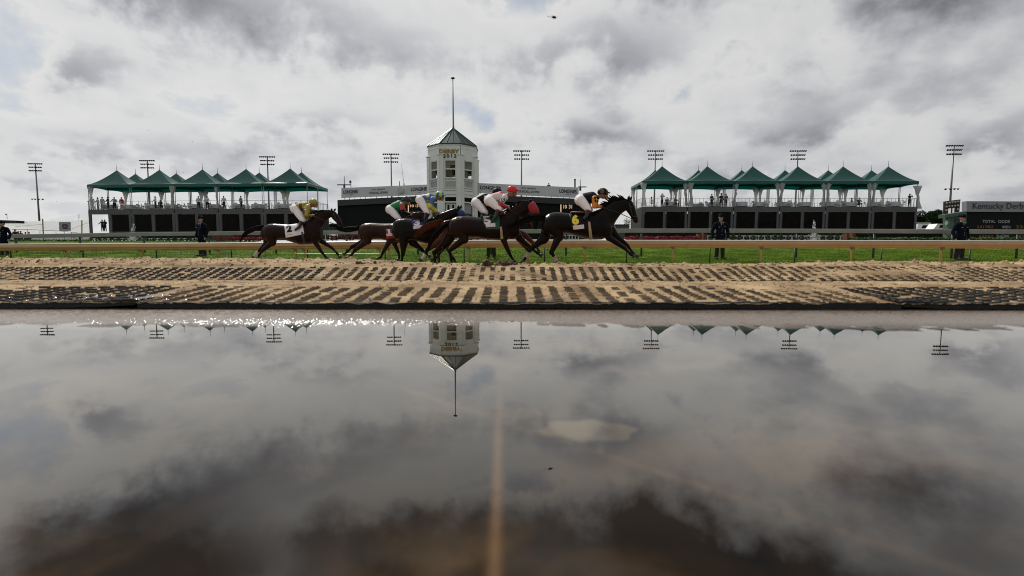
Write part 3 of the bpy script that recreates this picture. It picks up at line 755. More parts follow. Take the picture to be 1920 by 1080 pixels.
    for k in range(nmod + 1):
        for s2 in (-1, 1):
            if (k == 0 and s2 < 0) or (k == nmod and s2 > 0): continue
            for row in (0, 1):
                if rr.random() < .35 and not (k == nmod and side == 'R'): continue
                wide = rr.uniform(.22, .40); fl = rr.uniform(-.25, .25); last = side == 'R' and k == nmod and row == 0
                if last: wide, fl = .42, .35
                o = link_mesh('drape', drape_mb(0, 0, rr, wide, flare=fl).mesh('drape', drape, None, True))
                o.location = loc(k * W - s2 * -1 * .32, .18 + row * (TD * 2 - .5), H); o.rotation_euler = (0, 0, yaw)
                if last: o.location = loc(L - .15, .1, H - .35)
                where = ('billowing out over the right end of the right stand' if last else 'tied back at the tent leg')
                ps = 'left end of' if k == 0 else ('right end of' if k == nmod else ('left of post line %d on' % k if s2 < 0 else 'right of post line %d on' % k))
                tag(o, ('sheer white drape ' if last else 'white drape ') + (where if last else ('in the %s row, ' % ('back' if row else 'front')) + (ps if k in (0, nmod) else ('left of' if s2 < 0 else 'right of') + ' the gap after the %s tent,' % ORD[k - 1]) + ' %s stand' % sd_), 'drape', None if last else 'white drapes tied to the tent legs of the %s stand' % sd_)
    # furniture
    for k in range(nmod):
        for tx, ty, tn in ((1.7, 1.6, 'left front'), (4.3, 1.8, 'right front'), (3.0, 4.3, 'back')):
            if rr.random() < .12: continue
            tx *= W / 6.1; tp = loc(k * W + tx, ty, H)
            tb = copy_tree(TABLE); tb.name = 'round_table'; tb.location = tp
            tag(tb, 'cloth covered round table, %s one under tent %s from left, %s stand' % (tn, ORD[k], sd_), 'table', 'round tables on the deck of the %s stand' % sd_)
            for a in range(5):
                an = a * 1.2566 + rr.uniform(-.2, .2) + 3.5
                if rr.random() < .12: continue
                ch = bpy.data.objects.new('folding_chair', CHAIR); COL.objects.link(ch); ch.location = tp + Vector((math.cos(an) * 1.05, math.sin(an) * .95, 0)); ch.rotation_euler = (0, 0, an - math.pi / 2 + rr.uniform(-.15, .15))
                tag(ch, 'white folding chair %s the %s table, tent %s from left, %s stand' % (('left of', 'in front of', 'right of', 'behind right of', 'behind left of')[a] , tn, ORD[k], sd_), 'chair', 'white folding chairs on the deck of the %s stand' % sd_)
    def deckp(px, v_=.5):
        # point of the deck under an image column
        d = ray(px, 430); best = min((abs((loc(u, v_, 0).x / loc(u, v_, 0).y) - d.x / d.y), u) for u in np.linspace(0, L, 400)); return loc(best[1], v_, H)
    return root, deckp, loc, L, H
SL, dL, locL, LL, HL = stand('left two storey stand with five pairs of green tents on its deck', 165, 578, 66.2, 64.2, 5, 391.8, 'L', 0)
SR, dR, locR, LR, HR = stand('right two storey stand with six pairs of green tents on its deck', 1203, 1721, 64, 64, 6, 387.5, 'R', 0)
W_, K_, N_, RD, KH = (.62, .62, .66), (.02, .02, .022), (.03, .035, .07), (.45, .02, .03), (.30, .22, .14)
for px, v_, pose, sh_, tr_, rz, lab in (
    (176, .35, 'lean', W_, K_, .3, 'man in white shirt and black trousers at the left corner of the left deck'),
    (187, 1.2, 'lean', (.45, .48, .55), KH, -.4, 'person in grey shirt leaning on the left deck rail, second from the corner'),
    (195, .6, 'stand', (.42, .44, .52), KH, .1, 'person in pale shirt and tan trousers beside the leaning man on the left deck'),
    (206, .5, 'lean', K_, K_, -.5, 'broad person all in black on the left deck under the first tent'),
    (217.5, .9, 'lean', (.35, .37, .42), K_, .6, 'person in grey shirt bending over the rail right of the one in black'),
    (231, 1.2, 'stand', RD, K_, .2, 'person in a red shirt under the leftmost tent'),
    (294, .4, 'lean', W_, K_, -.6, 'person in white shirt standing alone under the second tent'),
    (303, .8, 'sit', K_, K_, .9, 'person in black seated under the second tent of the left stand'),
    (375, .4, 'stand', (.50, .52, .66), K_, .1, 'person in pale blue shirt, arms down, under the third tent'),
    (391.5, .4, 'lean', W_, K_, .0, 'person in white shirt, elbows out, right of the blue shirt under the third tent'),
    (422.5, .4, 'stand', W_, K_, .2, 'person in white shirt and black trousers under the fourth tent'),
    (454, .5, 'stand', (.30, .30, .34), K_, 1.4, 'long haired person in grey top under the fourth tent')):
    person(pose, dL(px, v_), rz, sh_, tr_, lab)
for px, v_, pose, sh_, tr_, rz, lab in (
    (1220, .6, 'sit', (.5, .42, .36), (.5, .5, .5), 1.2, 'person in beige top seated near the left end of the right deck'),
    (1240, .5, 'lookout', (.38, .34, .28), K_, .1, 'person in tan jacket with both hands at the face on the right deck'),
    (1249, 1.0, 'sit', (.18, .18, .19), K_, -.2, 'person in dark grey seated beside the one in the tan jacket'),
    (1265, .8, 'sit', K_, K_, .2, 'person in black seated under the first tent of the right stand'),
    (1333, .9, 'stand', (.06, .06, .065), K_, .3, 'person in dark clothes half hidden by a drape on the right deck'),
    (1350.5, .5, 'stand', K_, K_, -.1, 'person in black with a wide hat under the second right tent'),
    (1359, .7, 'stand', (.30, .10, .05), K_, .1, 'person in a rust coloured top right of the black hat'),
    (1594, 1.6, 'sit', (.25, .22, .18), K_, .9, 'person in khaki seated under the fifth tent of the right stand'),
    (1608, 1.2, 'sit', (.16, .13, .11), K_, -.1, 'person in brown seated with arms spread under the fifth right tent'),
    (1702, .4, 'lookout', K_, K_, .0, 'person in black holding a camera at the right end of the right deck')):
    person(pose, dR(px, v_), rz, sh_, tr_, lab)
for o in list(COL.objects):
    if o.get('label', '').startswith('person in black with a wide hat'):
        h_ = MB().tube([(0, 0, 0), (0, 0, .03), (0, 0, .12)], [.19, .13, .09], n=12).build('sun_hat', cloth(K_)); h_.parent = o; h_.location = (0, 0, 1.68)
for px, lab in ((185.6, 'silhouetted person at the left behind the open ground floor bay'), (197.5, 'silhouetted person at the right in the open ground floor bay of the left stand')):
    p = dL(px, 2.0); person('lean', (p.x, p.y, 3.05), .1, K_, K_, lab, scale=.95)
# staff far behind: faint things seen through the windows
for px, lab, c_ in ((1522, 'a', (.2, .2, .2)),):
    pass

# ------------------------------------------------------------------ tower
TY = 62.0; tc_ = P(851, 452, TY); tx = tc_.x; zb = gz(0, 62) - .3
AP = 46 * TY / FPX * .995   # apothem
root = thing('octagonal_tower', 'white octagonal tower with a green copper roof, tall spire and gold lettering', 'tower', (tx, TY, zb))
zf = lambda py: P(851, py, TY - AP).z
def octo(a, z, rot=0): return [Vector((tx + a / math.cos(math.pi / 8) * math.cos(math.pi / 8 + i * math.pi / 4), TY + a / math.cos(math.pi / 8) * math.sin(math.pi / 8 + i * math.pi / 4), z)) for i in range(8)]
def ring(mb, z0, z1, a0, a1=None, top=True, bot=True):
    a1 = a1 or a0; vs = octo(a0, z0) + octo(a1, z1)
    fs = [(i, (i + 1) % 8, 8 + (i + 1) % 8, 8 + i) for i in range(8)]
    if top: fs.append(tuple(range(8, 16)))
    if bot: fs.append(tuple(range(7, -1, -1)))
    mb.add(vs, fs)
side_w = 2 * AP * math.tan(math.pi / 8)
def facet(i):   # i=0 front
    a = -math.pi / 2 + i * math.pi / 4; nn = Vector((math.cos(a), math.sin(a), 0)); uu = Vector((-math.sin(a), math.cos(a), 0)); return Vector((tx, TY, 0)) + nn * (AP - .14), uu, nn
z_eave, z_w1, z_w0 = zf(271.5), zf(299), zf(334)
def fbox(mb, i, u0, u1, z0, z1, d0, d1):
    o, uu, nn = facet(i); M_ = Matrix((uu, nn, Vector((0, 0, 1)))).transposed()
    mb.box(o + uu * ((u0 + u1) / 2) + nn * ((d0 + d1) / 2) + Vector((0, 0, (z0 + z1) / 2)), (abs(u1 - u0), abs(d1 - d0), abs(z1 - z0)), M=M_)
hwid = side_w / 2 - .14
pil = .42; wn_ = hwid - pil - .06
mb = MB()
for i in range(8):
    for a_, b2_ in ((zb, zf(378 if i == 0 else 378)), (zf(369), z_w0), (z_w1, z_eave - .02)):
        if a_ == zb:
            if i in (7, 0, 1): continue
        fbox(mb, i, -hwid - .04, hwid + .04, a_, b2_, -.2, 0)
    for s_ in (-1, 1): fbox(mb, i, s_ * (wn_), s_ * (hwid + .04), zb, z_eave - .03, -.19, -.004)
mb.build('wall', tower_white, root)
for i in range(8):
    for s_ in (-1, 1):
        p = MB(); fbox(p, i, s_ * (hwid + .12), s_ * (hwid + .10 - pil), zb, zf(290), .0, .14); fbox(p, i, s_ * (hwid + .19), s_ * (hwid + .06 - pil), zf(290), zf(288.6), -.0, .22)
        p.build('pilaster', tower_white, root)
room = mat('tower room', (.26, .24, .20), .8, var=.3, scale=1.0)
for i in (7, 0, 1, 2, 6, 3, 4, 5):
    f = MB(); zm = (z_w0 + z_w1) / 2 + .02
    for a_, b2_ in ((z_w0, z_w0 + .12), (zm - .07, zm + .07), (z_w1 - .10, z_w1)): fbox(f, i, -wn_, wn_, a_, b2_, -.16, -.03)
    for s_ in (-1, 1): fbox(f, i, s_ * wn_, s_ * (wn_ - .09), z_w0 + .12, z_w1 - .10, -.155, -.035)
    win = f.build('window', white, root)
    bl_ = MB(); fbox(bl_, i, -wn_ + .1, wn_ - .1 - (0 if i else .62), zm + .08, z_w1 - .11, -.14, -.12); 
    bl_.build('blind', mat('window blind', (.20, .185, .15), .8, var=.25, scale=2), win)
    if i == 0:
        b3 = MB(); fbox(b3, 0, -wn_ + .1, wn_ - .1, z_w1 - .60, z_w1 - .11, -.118, -.10); b3.build('blind', MATS['window blind'], win)
        b3 = MB(); fbox(b3, 0, -wn_ + .1, wn_ - .45, z_w0 + .13, zm - .08, -.14, -.12); b3.build('curtain', mat('brown curtain', (.10, .08, .07), .9, var=.5, scale=9), win)
    elif i in (7, 1):
        b3 = MB(); fbox(b3, i, -wn_ + .1, -wn_ + .62, z_w0 + .13, zm - .08, -.14, -.12); fbox(b3, i, -wn_ + .6, wn_ - .1, z_w0 + .55, z_w0 + .65, -.138, -.119); b3.build('curtain', mat('dim curtain', (.12, .12, .115), .9), win)
    # balustrade relief below the windows
    p = MB(); fbox(p, i, -wn_ - .02, wn_ + .02, zf(335.5), zf(334.2), 0, .10); fbox(p, i, -wn_, wn_, zf(352.5), zf(351.2), 0, .05); fbox(p, i, -wn_, wn_, zf(356.8), zf(356), 0, .05); fbox(p, i, -wn_, wn_, zf(364), zf(363.2), 0, .05)
    n_b = 8 if i else 1
    if i:
        for k in range(7):
            u = -wn_ + .12 + k * (2 * wn_ - .24) / 6; fbox(p, i, u - .05, u + .05, zf(349), zf(339), .0, .055)
        fbox(p, i, -wn_, wn_, zf(339), zf(337.6), 0, .08)
    else:
        fbox(p, 0, -wn_ + .03, wn_ - .03, zf(349.5), zf(339), .0, .03)
    p.build('relief', mat('relief stone', (.42, .43, .43), .6, var=.15, scale=6), root)
# lower windows and door
for i in (7, 0, 1):
    mb = MB(); fbox(mb, i, -wn_ - .05, wn_ + .05, zb, zf(369), -.75, -.70); mb.build('inner_wall', room if i == 9 else mat('pale inner wall', (.36, .37, .37), .7), root)
    mb = MB(); fbox(mb, i, -wn_ + .04, wn_ - .04, zf(377), zf(369.6), -.30, -.27); mb.build('window', glass_dark, root)
    f = MB(); fbox(f, i, -wn_, wn_, zf(379.5), zf(377.2), -.2, .04); f.build('lintel', tower_white, root)
f = MB(); 
for s_ in (-1, 1): fbox(f, 0, s_ * .02, s_ * (wn_ - .08), zb + .1, zf(381), -.26, -.20)
d_ = f.build('door', white, root)
for s_ in (-1, 1):
    pn = MB(); fbox(pn, 0, s_ * .16, s_ * (wn_ - .26), zb + 1.0, zf(383.5), -.19, -.17); pn.build('pane', glass_dark, d_)
mb = MB(); fbox(mb, 1, -wn_ + .05, wn_ - .05, zf(399), zf(379.6), -.26, -.24); mb.build('shutter', mat('roller shutter', (.34, .35, .35), .5), root)
# floors inside so that the room has a ceiling
mb = MB(); ring(mb, zf(350), zf(349), AP - .4); mb.build('floor', room, root)
mb = MB(); ring(mb, z_w1 + .25, z_w1 + .35, AP - .4); mb.build('ceiling', room, root)
lampb = MB(); lampb.ball(P(852.8, 304.5, TY - AP + 1.2), .07, 8, 6); lampb.build('lamp', mat('lit bulb', (1, .8, .5), .5, emit=(1, .72, .4, 4)), root)
mb = MB(); ring(mb, z_eave - .02, z_eave + .10, AP - .10); ring(mb, z_eave - .35, z_eave - .28, AP - .11, AP - .11, False, False); mb.build('cornice', tower_white, root)
mb = MB(); ring(mb, z_eave + .10, z_eave + .24, AP - .06); mb.build('gutter', mat('dark gutter', (.01, .03, .025), .4), root)
apex = P(850, 241, TY).z
mb = MB(); ring(mb, z_eave + .24, apex, AP - .10, .10)
rf = mb.build('roof', green_metal, root)
sm_ = MB(); e0 = octo(AP - .10, z_eave + .24); e1 = octo(.10, apex)
for i in range(8):
    for t_ in ((0, .33, .66)):
        a_ = e0[i].lerp(e0[(i + 1) % 8], t_); b2_ = e1[i].lerp(e1[(i + 1) % 8], t_); up = Vector((0, 0, .03)); sm_.tube([a_ + up, b2_ + up], .028 if t_ else .045, n=5)
sm_.build('seam', mat('roof seam', (.03, .08, .07), .35, .6), rf)
sp_ = MB().tube([P(850.5, 244, TY), P(850, 236, TY), P(849, 146, TY)], [.16, .10, .055], n=8)
spr = sp_.build('spire', pole_metal, root, True)
MB().ball(P(849, 146.5, TY), (.28, .28, .10), 8, 6).build('finial', dark_metal, spr)
MB().tube([P(851, 240, TY), P(859, 240, TY - .1)], .01, n=4)
o, uu, nn = facet(0)
mb = MB(); text_on(mb, 'DERBY', Vector((tx, TY - AP + .14 - .03, zf(283.3))) - Vector((.10, 0, 0)), (1, 0, 0), (0, 0, 1), zf(279.5) - zf(287), 2.45, bold=.05, depth=.03)
mb.build('lettering', gold, root)
mb = MB(); text_on(mb, '2012', Vector((tx - .05, TY - AP + .14 - .03, zf(292))), (1, 0, 0), (0, 0, 1), zf(288.6) - zf(295.4), 1.6, bold=.03, depth=.03, spacing=1.25)
mb.build('numerals', mat('bronze numerals', (.03, .03, .025), .4, .3), root)

# ------------------------------------------------------------------ tote boards and banners beside the tower
def quadbox(name, pa, pb, pc, pd, th, m, parent):
    """slab with the front corners pa (tl) pb (tr) pc (br) pd (bl)"""
    nn = (pb - pa).cross(pd - pa).normalized()
    if nn.y < 0: nn = -nn
    vs = [pa, pb, pc, pd] + [q_ + nn * th for q_ in (pa, pb, pc, pd)]
    return MB().add(vs, [(0, 3, 2, 1), (4, 5, 6, 7), (0, 1, 5, 4), (1, 2, 6, 5), (2, 3, 7, 6), (3, 0, 4, 7)]).build(name, m, parent)
def bil(q4, u, v_): return q4[0].lerp(q4[1], u).lerp(q4[3].lerp(q4[2], u), v_)
def lay_text(mb, txt, q4, uc, vc, hv, wu, bold=.0):
    """text laid in a quad: centre (uc, vc), height hv and width wu as fractions of the quad"""
    vs, fs = text_geo(txt, 1.0, bold); xs = [v.x for v in vs]; ys = [v.y for v in vs]
    nn = (q4[1] - q4[0]).cross(q4[3] - q4[0]).normalized(); nn = nn if nn.y < 0 else -nn
    pts = []
    for v in vs:
        u = uc + ((v.x - min(xs)) / (max(xs) - min(xs)) - .5) * wu; vv = vc - ((v.y - min(ys)) / (max(ys) - min(ys)) - .5) * hv
        pts.append(bil(q4, u, vv) + nn * .02)
    mb.add(pts, fs)
def tote(label, xa, ya, yyA, xb, yb, yyB, tops, texts, digits, boardx):
    root = thing('tote_board', label, 'scoreboard', (P((xa + xb) / 2, 440, (ya + yb) / 2).x, (ya + yb) / 2, 1.6))
    b4 = [P(boardx[0], boardx[2], ya + .1), P(boardx[1], boardx[3], yb + .1), P(boardx[1], 449, yb + .1), P(boardx[0], 449, ya + .1)]
    quadbox('panel', *b4, .9, black_panel, root)
    c4 = [P(boardx[0] - .3, boardx[2], ya - .25), P(boardx[1] + .3, boardx[3], yb - .25), P(boardx[1] + .3, boardx[3] + 11, yb - .25), P(boardx[0] - .3, boardx[2] + 11, ya - .25)]
    quadbox('hood', *c4, .3, mat('dark hood', (.02, .022, .022), .5), root)
    bn4 = [P(xa, tops[0], ya), P(xb, tops[1], yb), P(xb, tops[3], yb), P(xa, tops[2], ya)]
    bnr = quadbox('banner', *bn4, .12, banner_grey, root)
    tm = MB()
    for t_ in texts: lay_text(tm, *t_[:1], bn4, *t_[1:])
    lo = MB()
    tm.build('lettering', banner_ink, bnr)
    for k in range(16):
        p = bil(bn4, (k + .5) / 16, 1.0); MB().box(p + Vector((0, .1, -.13)), (.05, .05, .30)).build('bracket', dark_metal, root)
    for (txt, x0, x1, y0, y1, mm) in digits:
        dq = [P(x0, y0, 0), ] if False else None
        t4 = []
        for (X_, Y_) in ((x0, y0), (x1, y0), (x1, y1), (x0, y1)):
            k = (X_ - boardx[0]) / (boardx[1] - boardx[0]); t4.append(P(X_, Y_, ya + (yb - ya) * k + .04))
        dm = MB()
        if txt == '|': dm.add(t4, [(0, 1, 2, 3)])
        else: lay_text(dm, txt, t4, .5, .5, 1, 1, .01)
        dm.build('digits', mm, root)
    return root, bn4
LG = lambda uc, w_: [('LONGINES', uc, .42, .36, w_, .035), ('v', uc, .74, .10, .03, .0), ('_', uc - .03, .70, .012, .04), ('_', uc + .03, .70, .012, .04)]
OP = lambda uc: [('OFFICIAL TIMEKEEPER OF', uc, .30, .14, .15, .01), ('CHURCHILL DOWNS', uc, .62, .24, .215, .02)]
rL, qL = tote('black tote board left of the tower under a grey banner', 640, 65.5, 0, 806, 62.3, 0, (352.5, 345.8, 371, 364.8), LG(.11, .17) + OP(.43) + LG(.89, .19),
     [('|', 764.8, 766.6, 384, 398.5, amber), ('10', 769, 776, 383.5, 388.5, amber), (':', 778.5, 779.5, 384, 388, amber), ('31', 781, 788, 383.5, 388.5, amber), ('599', 769, 777, 396, 401, amber_dim)], (633, 806, 375, 366.5))
rR, qR = tote('black tote board right of the tower under a grey banner', 896, 62.3, 0, 1085, 65.5, 0, (343.2, 351.5, 362.5, 371), LG(.12, .20) + OP(.49) + LG(.89, .18),
     [('|', 1050.8, 1052.6, 383.5, 397, amber), ('10', 1056.5, 1062.5, 384, 391, amber), (':', 1064, 1065, 385, 390, amber_dim), ('31', 1066.5, 1072.5, 384, 391, amber)], (896, 1107.5, 365, 373.5))
def mast(label, cx, Y, base, top, bar, x0, x1, extra=None):
    root = thing('camera_mast', label, 'mast', P(cx, base, Y))
    MB().tube([P(cx, base, Y), P(cx, top, Y)], [.07, .03], n=6).build('pole', dark_metal, root)
    a, b2_ = P(x0, bar, Y), P(x1, bar, Y); MB().box((a + b2_) / 2, ((b2_ - a).length, .14, .12)).build('crossbar', dark_metal, root)
    MB().tube([P(cx, base - .5, Y), P(cx, bar - .5, Y)], .14, n=8).build('bracket', dark_metal, root)
    if extra:
        MB().tube([P(extra[0], base, Y), P(extra[0], extra[1], Y)], .04, n=6).build('pole', dark_metal, root); MB().ball(P(extra[0] - 1.2, extra[1] - 1, Y), (.17, .17, .22), 8, 6).build('camera', pole_metal, root)
mast('thin mast with crossbar and round camera at the left banner end', 645.5, 65.6, 353, 330, 346.5, 632.5, 658, (658, 342))
mast('thin mast with a crossbar on the right end of the right banner', 1088, 65.6, 358, 336, 350.5, 1084, 1099.5)
o = MB().tube([P(1078, 352, 65.6), P(1078, 336.5, 65.6)], .11, n=8); o.tube([P(1078, 338, 65.6), P(1078, 335.5, 65.6)], .14, n=8); tag(o.build('antenna', pole_metal), 'short grey stub antenna beside the right crossbar mast', 'antenna')
o = MB().tube([P(757.5, 346, 63.5), P(752.5, 306, 63.5)], [.03, .012], n=5); o.tube([P(757.5, 349, 63.5), P(757.5, 344, 63.5)], .07, n=6); tag(o.build('antenna', pole_metal), 'leaning whip antenna on top of the left banner', 'antenna')
cr = thing('wall_clock', 'round pale clock mounted on the front of the left banner', 'clock', P(749.3, 356, 62.9))
p = P(749.3, 356, 62.9); MB().tube([p + Vector((0, .25, 0)), p], [.42, .42], n=20, L=(1, 0, 0)).build('case', white, cr); MB().tube([p, p + Vector((0, -.03, 0))], [.35, .35], n=20, L=(1, 0, 0)).build('face', mat('clock face', (.5, .5, .46), .4, var=.1, scale=6), cr)
MB().tube([P(749.3, 349, 63.2), P(749.3, 340, 63.2)], .05, n=5).build('mount', dark_metal, cr)
p = P(1029, 351.5, 66.2); person('stand', (p.x, p.y, p.z - 1.05), .2, (.04, .07, .22), K_, 'person in blue standing behind the right banner, only the upper body showing', scale=.95)

# ------------------------------------------------------------------ floodlight masts
def flood_proto(mid=False):
    root = bpy.data.objects.new('floodlight_mast', None); COL.objects.link(root)
    Hh = 30.0
    MB().tube([(0, 0, 0), (0, 0, Hh)], [.38, .17], n=10).build('pole', pole_metal, root, True)
    lv = [(Hh - .15, 8, 4.4), (Hh - 1.45, 7, 3.7), (Hh - 2.75, 7, 3.7)] + ([(16.5, 4, 3.4)] if mid else [])
    hm = MB().tube([(0, -.08, .10), (0, -.14, .06), (0, -.50, -.10), (0, -.55, -.14)], [.12, .16, .31, .31], n=10, L=(1, 0, 0)).mesh('lamp_head', dark_metal, None, True)
    for z, n, wd in lv:
        MB().box((0, 0, z), (wd, .10, .10)).build('crossarm', dark_metal, root)
        for k in range(n):
            x = -wd / 2 + k * wd / (n - 1)
            if abs(x) < .1 and n % 2: x = .15
            o = link_mesh('lamp_head', hm, root); o.location = (x, 0, z - .05); o.rotation_euler = (0, 0, .9 * x / wd * 2 + .12)
    return root
FL = flood_proto(); FLM = flood_proto(True)
names = ['leftmost tall floodlight mast, beyond the white marquee, with a lower lamp arm', 'floodlight mast rising behind the second left tent', 'floodlight mast behind the gap between the last two left tents',
         'floodlight mast behind the left tote board', 'floodlight mast just right of the tower', 'floodlight mast behind the first tent of the right stand', 'floodlight mast behind the fourth tent of the right stand',
         'rightmost floodlight mast beside the odds board, with a lower lamp arm']
for k, (px, py, S_) in enumerate(((66, 306, 1), (276, 300, 0), (501, 293, 0), (733, 288, 0), (978, 282, 0), (1229, 282, 0), (1496, 282, 0), (1789, 272, 1))):
    d = ray(px, py); e = d.z / d.y; zg = 3.5; Y = (30 + zg - CAMZ) / e
    pr = FLM if S_ else FL
    o = copy_tree(pr); o.name = 'floodlight_mast'; o.location = (d.x / d.y * Y, Y, zg)
    tag(o, names[k], 'floodlight', 'floodlight masts around the infield')
def kill(r):
    for c in list(r.children_recursive) + [r]: bpy.data.objects.remove(c)
for r in (FL, FLM, TENT, TABLE): kill(r)

# ------------------------------------------------------------------ right scoreboard, sign and shed
SY = 46.0
root = thing('odds_board', 'black odds board under a grey header at the right edge', 'scoreboard', (P(1900, 440, SY).x, SY, 1.3))
hd = [P(1812.5, 377.2, SY), P(2010, 378, SY), P(2010, 398, SY), P(1812.5, 397, SY)]
h1 = quadbox('header', *hd, .5, mat('header grey', (.27, .28, .31), .5, var=.04), root)
bd = [P(1812.5, 396.9, SY + .1), P(2010, 397.9, SY + .1), P(2010, 449, SY + .1), P(1812.5, 449, SY + .1)]
quadbox('panel', *bd, .5, black_panel, root)
def rect(x0, x1, y0, y1, Y): return [P(x0, y0, Y), P(x1, y0, Y), P(x1, y1, Y), P(x0, y1, Y)]
dm = MB(); lay_text(dm, 'Kentucky Derby', rect(1824, 1926, 380.5, 394.8, SY - .03), .5, .5, 1, 1, .0); dm.build('lettering', banner_ink, h1)
wt = mat('white board letters', (.42, .44, .46), .6)
for txt, x0, x1, y0, y1, mm in (('TOTAL', 1842, 1866, 412.5, 418, wt), ('ODDS', 1871, 1893, 412.8, 418.3, wt), ('WIN', 1878, 1894, 423, 428.5, wt), ('SHOW', 1868, 1892, 440, 446, wt),
                                ('241982', 1831, 1862, 422.8, 428, amber_dim), ('224', 1904, 1925, 422.5, 428, amber_dim), ('62062', 1835, 1862, 440.5, 445.5, amber_dim), ('82', 1908, 1922, 440.5, 445.5, amber_dim)):
    dm = MB(); lay_text(dm, txt, rect(x0, x1, y0, y1, SY + .08), .5, .5, 1, 1, .012); dm.build('digits' if mm is amber_dim else 'lettering', mm, root)
# green shed in front of it
gs = mat('pale green wood', (.09, .15, .12), .6, var=.08, scale=2)
root = thing('green_shed', 'small grey green shed with a sloping roof left of the odds board', 'building', (P(1793, 440, 44).x, 44, 1.3))
quadbox('wall', P(1777, 404, 44), P(1812, 401, 44), P(1812, 450, 44), P(1777, 450, 44), .5, gs, root)
quadbox('roof', P(1772, 402.2, 43.6), P(1812.3, 395.8, 43.6), P(1812.3, 402.4, 43.6), P(1772, 408.5, 43.6), .7, mat('shed roof', (.07, .12, .10), .5), root)
quadbox('door', P(1790, 410, 43.97), P(1803, 409, 43.97), P(1803, 450, 43.97), P(1790, 450, 43.97), .04, mat('shed door', (.03, .055, .05), .6), root)
quadbox('post', P(1777, 407, 43.8), P(1781, 407, 43.8), P(1781, 450, 43.8), P(1777, 450, 43.8), .2, gs, root)
MB().ball(P(1775, 418, 43.9), (.12, .12, .24), 10, 8).build('lamp', white, root)
root = thing('lamp_panel', 'dark square panel with rows of pale lamps, left of the odds board', 'sign', (P(1785, 440, 52).x, 52, 1.5))
s4_ = [P(1771.5, 377.5, 53), P(1801, 373.8, 51), P(1799, 403, 51), P(1770, 430, 53)]
quadbox('panel', P(1771.5, 377.5, 52.2), P(1801, 373.8, 51.8), P(1798.5, 402, 51.8), P(1770.5, 404, 52.2), .3, mat('dark red panel', (.035, .016, .014), .6), root)
for px in (1772, 1797): MB().tube([P(px, 400, 52.9), P(px, 450, 52.9)], .10, n=6).build('post', mat('rusty post', (.06, .02, .015), .7), root)
q4 = [P(1771.5, 377.5, 52.14), P(1801, 373.8, 51.74), P(1798.5, 402, 51.74), P(1770.5, 404, 52.14)]
lampm = mat('pale lamps', (.5, .5, .48), .5)
for j, row in enumerate(((0, 1, 2, 3, 4), (0, 1, 2, 3, 4), (0, 4))):
    for i in row:
        c_ = bil(q4, .12 + i * .185, .12 + j * .26); MB().box(c_ + Vector((0, -.03, 0)), (.16, .04, .17)).build('lamp', lampm, root)
lit = mat('lit window', (.6, .6, .55), .5, emit=(.85, .85, .78, .35))
for u0, u1 in ((.24, .42), (.52, .64)):
    MB().add([bil(q4, u0, .54) + Vector((0, -.02, 0)), bil(q4, u1, .54) + Vector((0, -.02, 0)), bil(q4, u1, .9) + Vector((0, -.02, 0)), bil(q4, u0, .9) + Vector((0, -.02, 0))], [(0, 1, 2, 3)]).build('window', lit, root)

# ------------------------------------------------------------------ left edge: canopy, marquee, crowd
root = thing('flat_canopy', 'dark green flat roofed canopy at the left edge', 'canopy', (P(0, 440, 50).x, 50, 1.6))
quadbox('roof', P(-80, 410, 50), P(29.5, 413.5, 50), P(29.5, 418, 50), P(-80, 418, 50), .9, mat('canopy green', (.008, .03, .024), .5), root)
for px in (-60, 2): MB().tube([P(px, 417, 50.4), P(px, 455, 50.4)], .08, n=6).build('post', dk_green, root)
lp = thing('roof_lamp', 'small lamp on a thin pole rising above the green canopy', 'lamp', P(13.5, 411, 51)); MB().tube([P(13.5, 411, 51), P(13, 404, 51), P(12, 402, 51)], .02, n=5).build('pole', dark_metal, lp); MB().ball(P(11.3, 401.7, 51), (.09, .09, .06), 8, 6).build('lamp_shade', dark_metal, lp)
mq = thing('marquee', 'long white marquee with a sloping roof beyond the left end of the rail', 'tent', (P(95, 440, 110).x, 110, 3.0))
canvas = mat('white canvas', (.85, .85, .86), .6, var=.03, scale=.3, transl=.5)
vs = [P(-40, 417, 122), P(170, 412.0, 118), P(172, 440, 108), P(-40, 441, 110)]
quadbox('roof', *vs, .25, canvas, mq)
quadbox('wall', P(-40, 440, 110.3), P(172, 439, 108.3), P(172, 451, 108.3), P(-40, 452, 110.3), .2, canvas, mq)
seam = MB()
for x0, y0, x1, y1 in ((36, 421, 50, 417), (28, 425, 80, 420.5), (132, 430, 166, 417)):
    seam.tube([P(x0, y0, 104), P(x1, y1, 107)], .03, n=4)
seam.build('guy_rope', pole_metal, mq)
bn = thing('square_banner', 'square blue grey banner with a brown red emblem hanging on the white marquee', 'banner', P(121.5, 424, 104))
quadbox('sheet', P(110.5, 416.2, 104), P(132.3, 416.2, 104), P(132.3, 433, 104), P(111, 433, 104), .05, mat('banner blue', (.30, .34, .42), .6, var=.1, scale=.6), bn)
em = MB(); q4 = [P(110.5, 416.2, 103.95), P(132.3, 416.2, 103.95), P(132.3, 433, 103.95), P(111, 433, 103.95)]
pts = [bil(q4, u, v_) for u, v_ in ((.32, .22), (.45, .28), (.58, .20), (.72, .30), (.78, .48), (.74, .74), (.5, .80), (.3, .72), (.24, .5))]
em.add(pts, [tuple(range(len(pts)))]); em.build('emblem', mat('emblem brown', (.14, .045, .05), .6, var=.4, scale=2), bn)
em = MB()
for u, v_ in ((.3, .16), (.7, .14), (.5, .5), (.5, .84), (.2, .4), (.82, .62)):
    c_ = bil(q4, u, v_) + Vector((0, -.04, 0)); em.box(c_, (.35, .03, .12))
em.build('emblem_bars', mat('emblem pale', (.5, .5, .52), .6), bn)
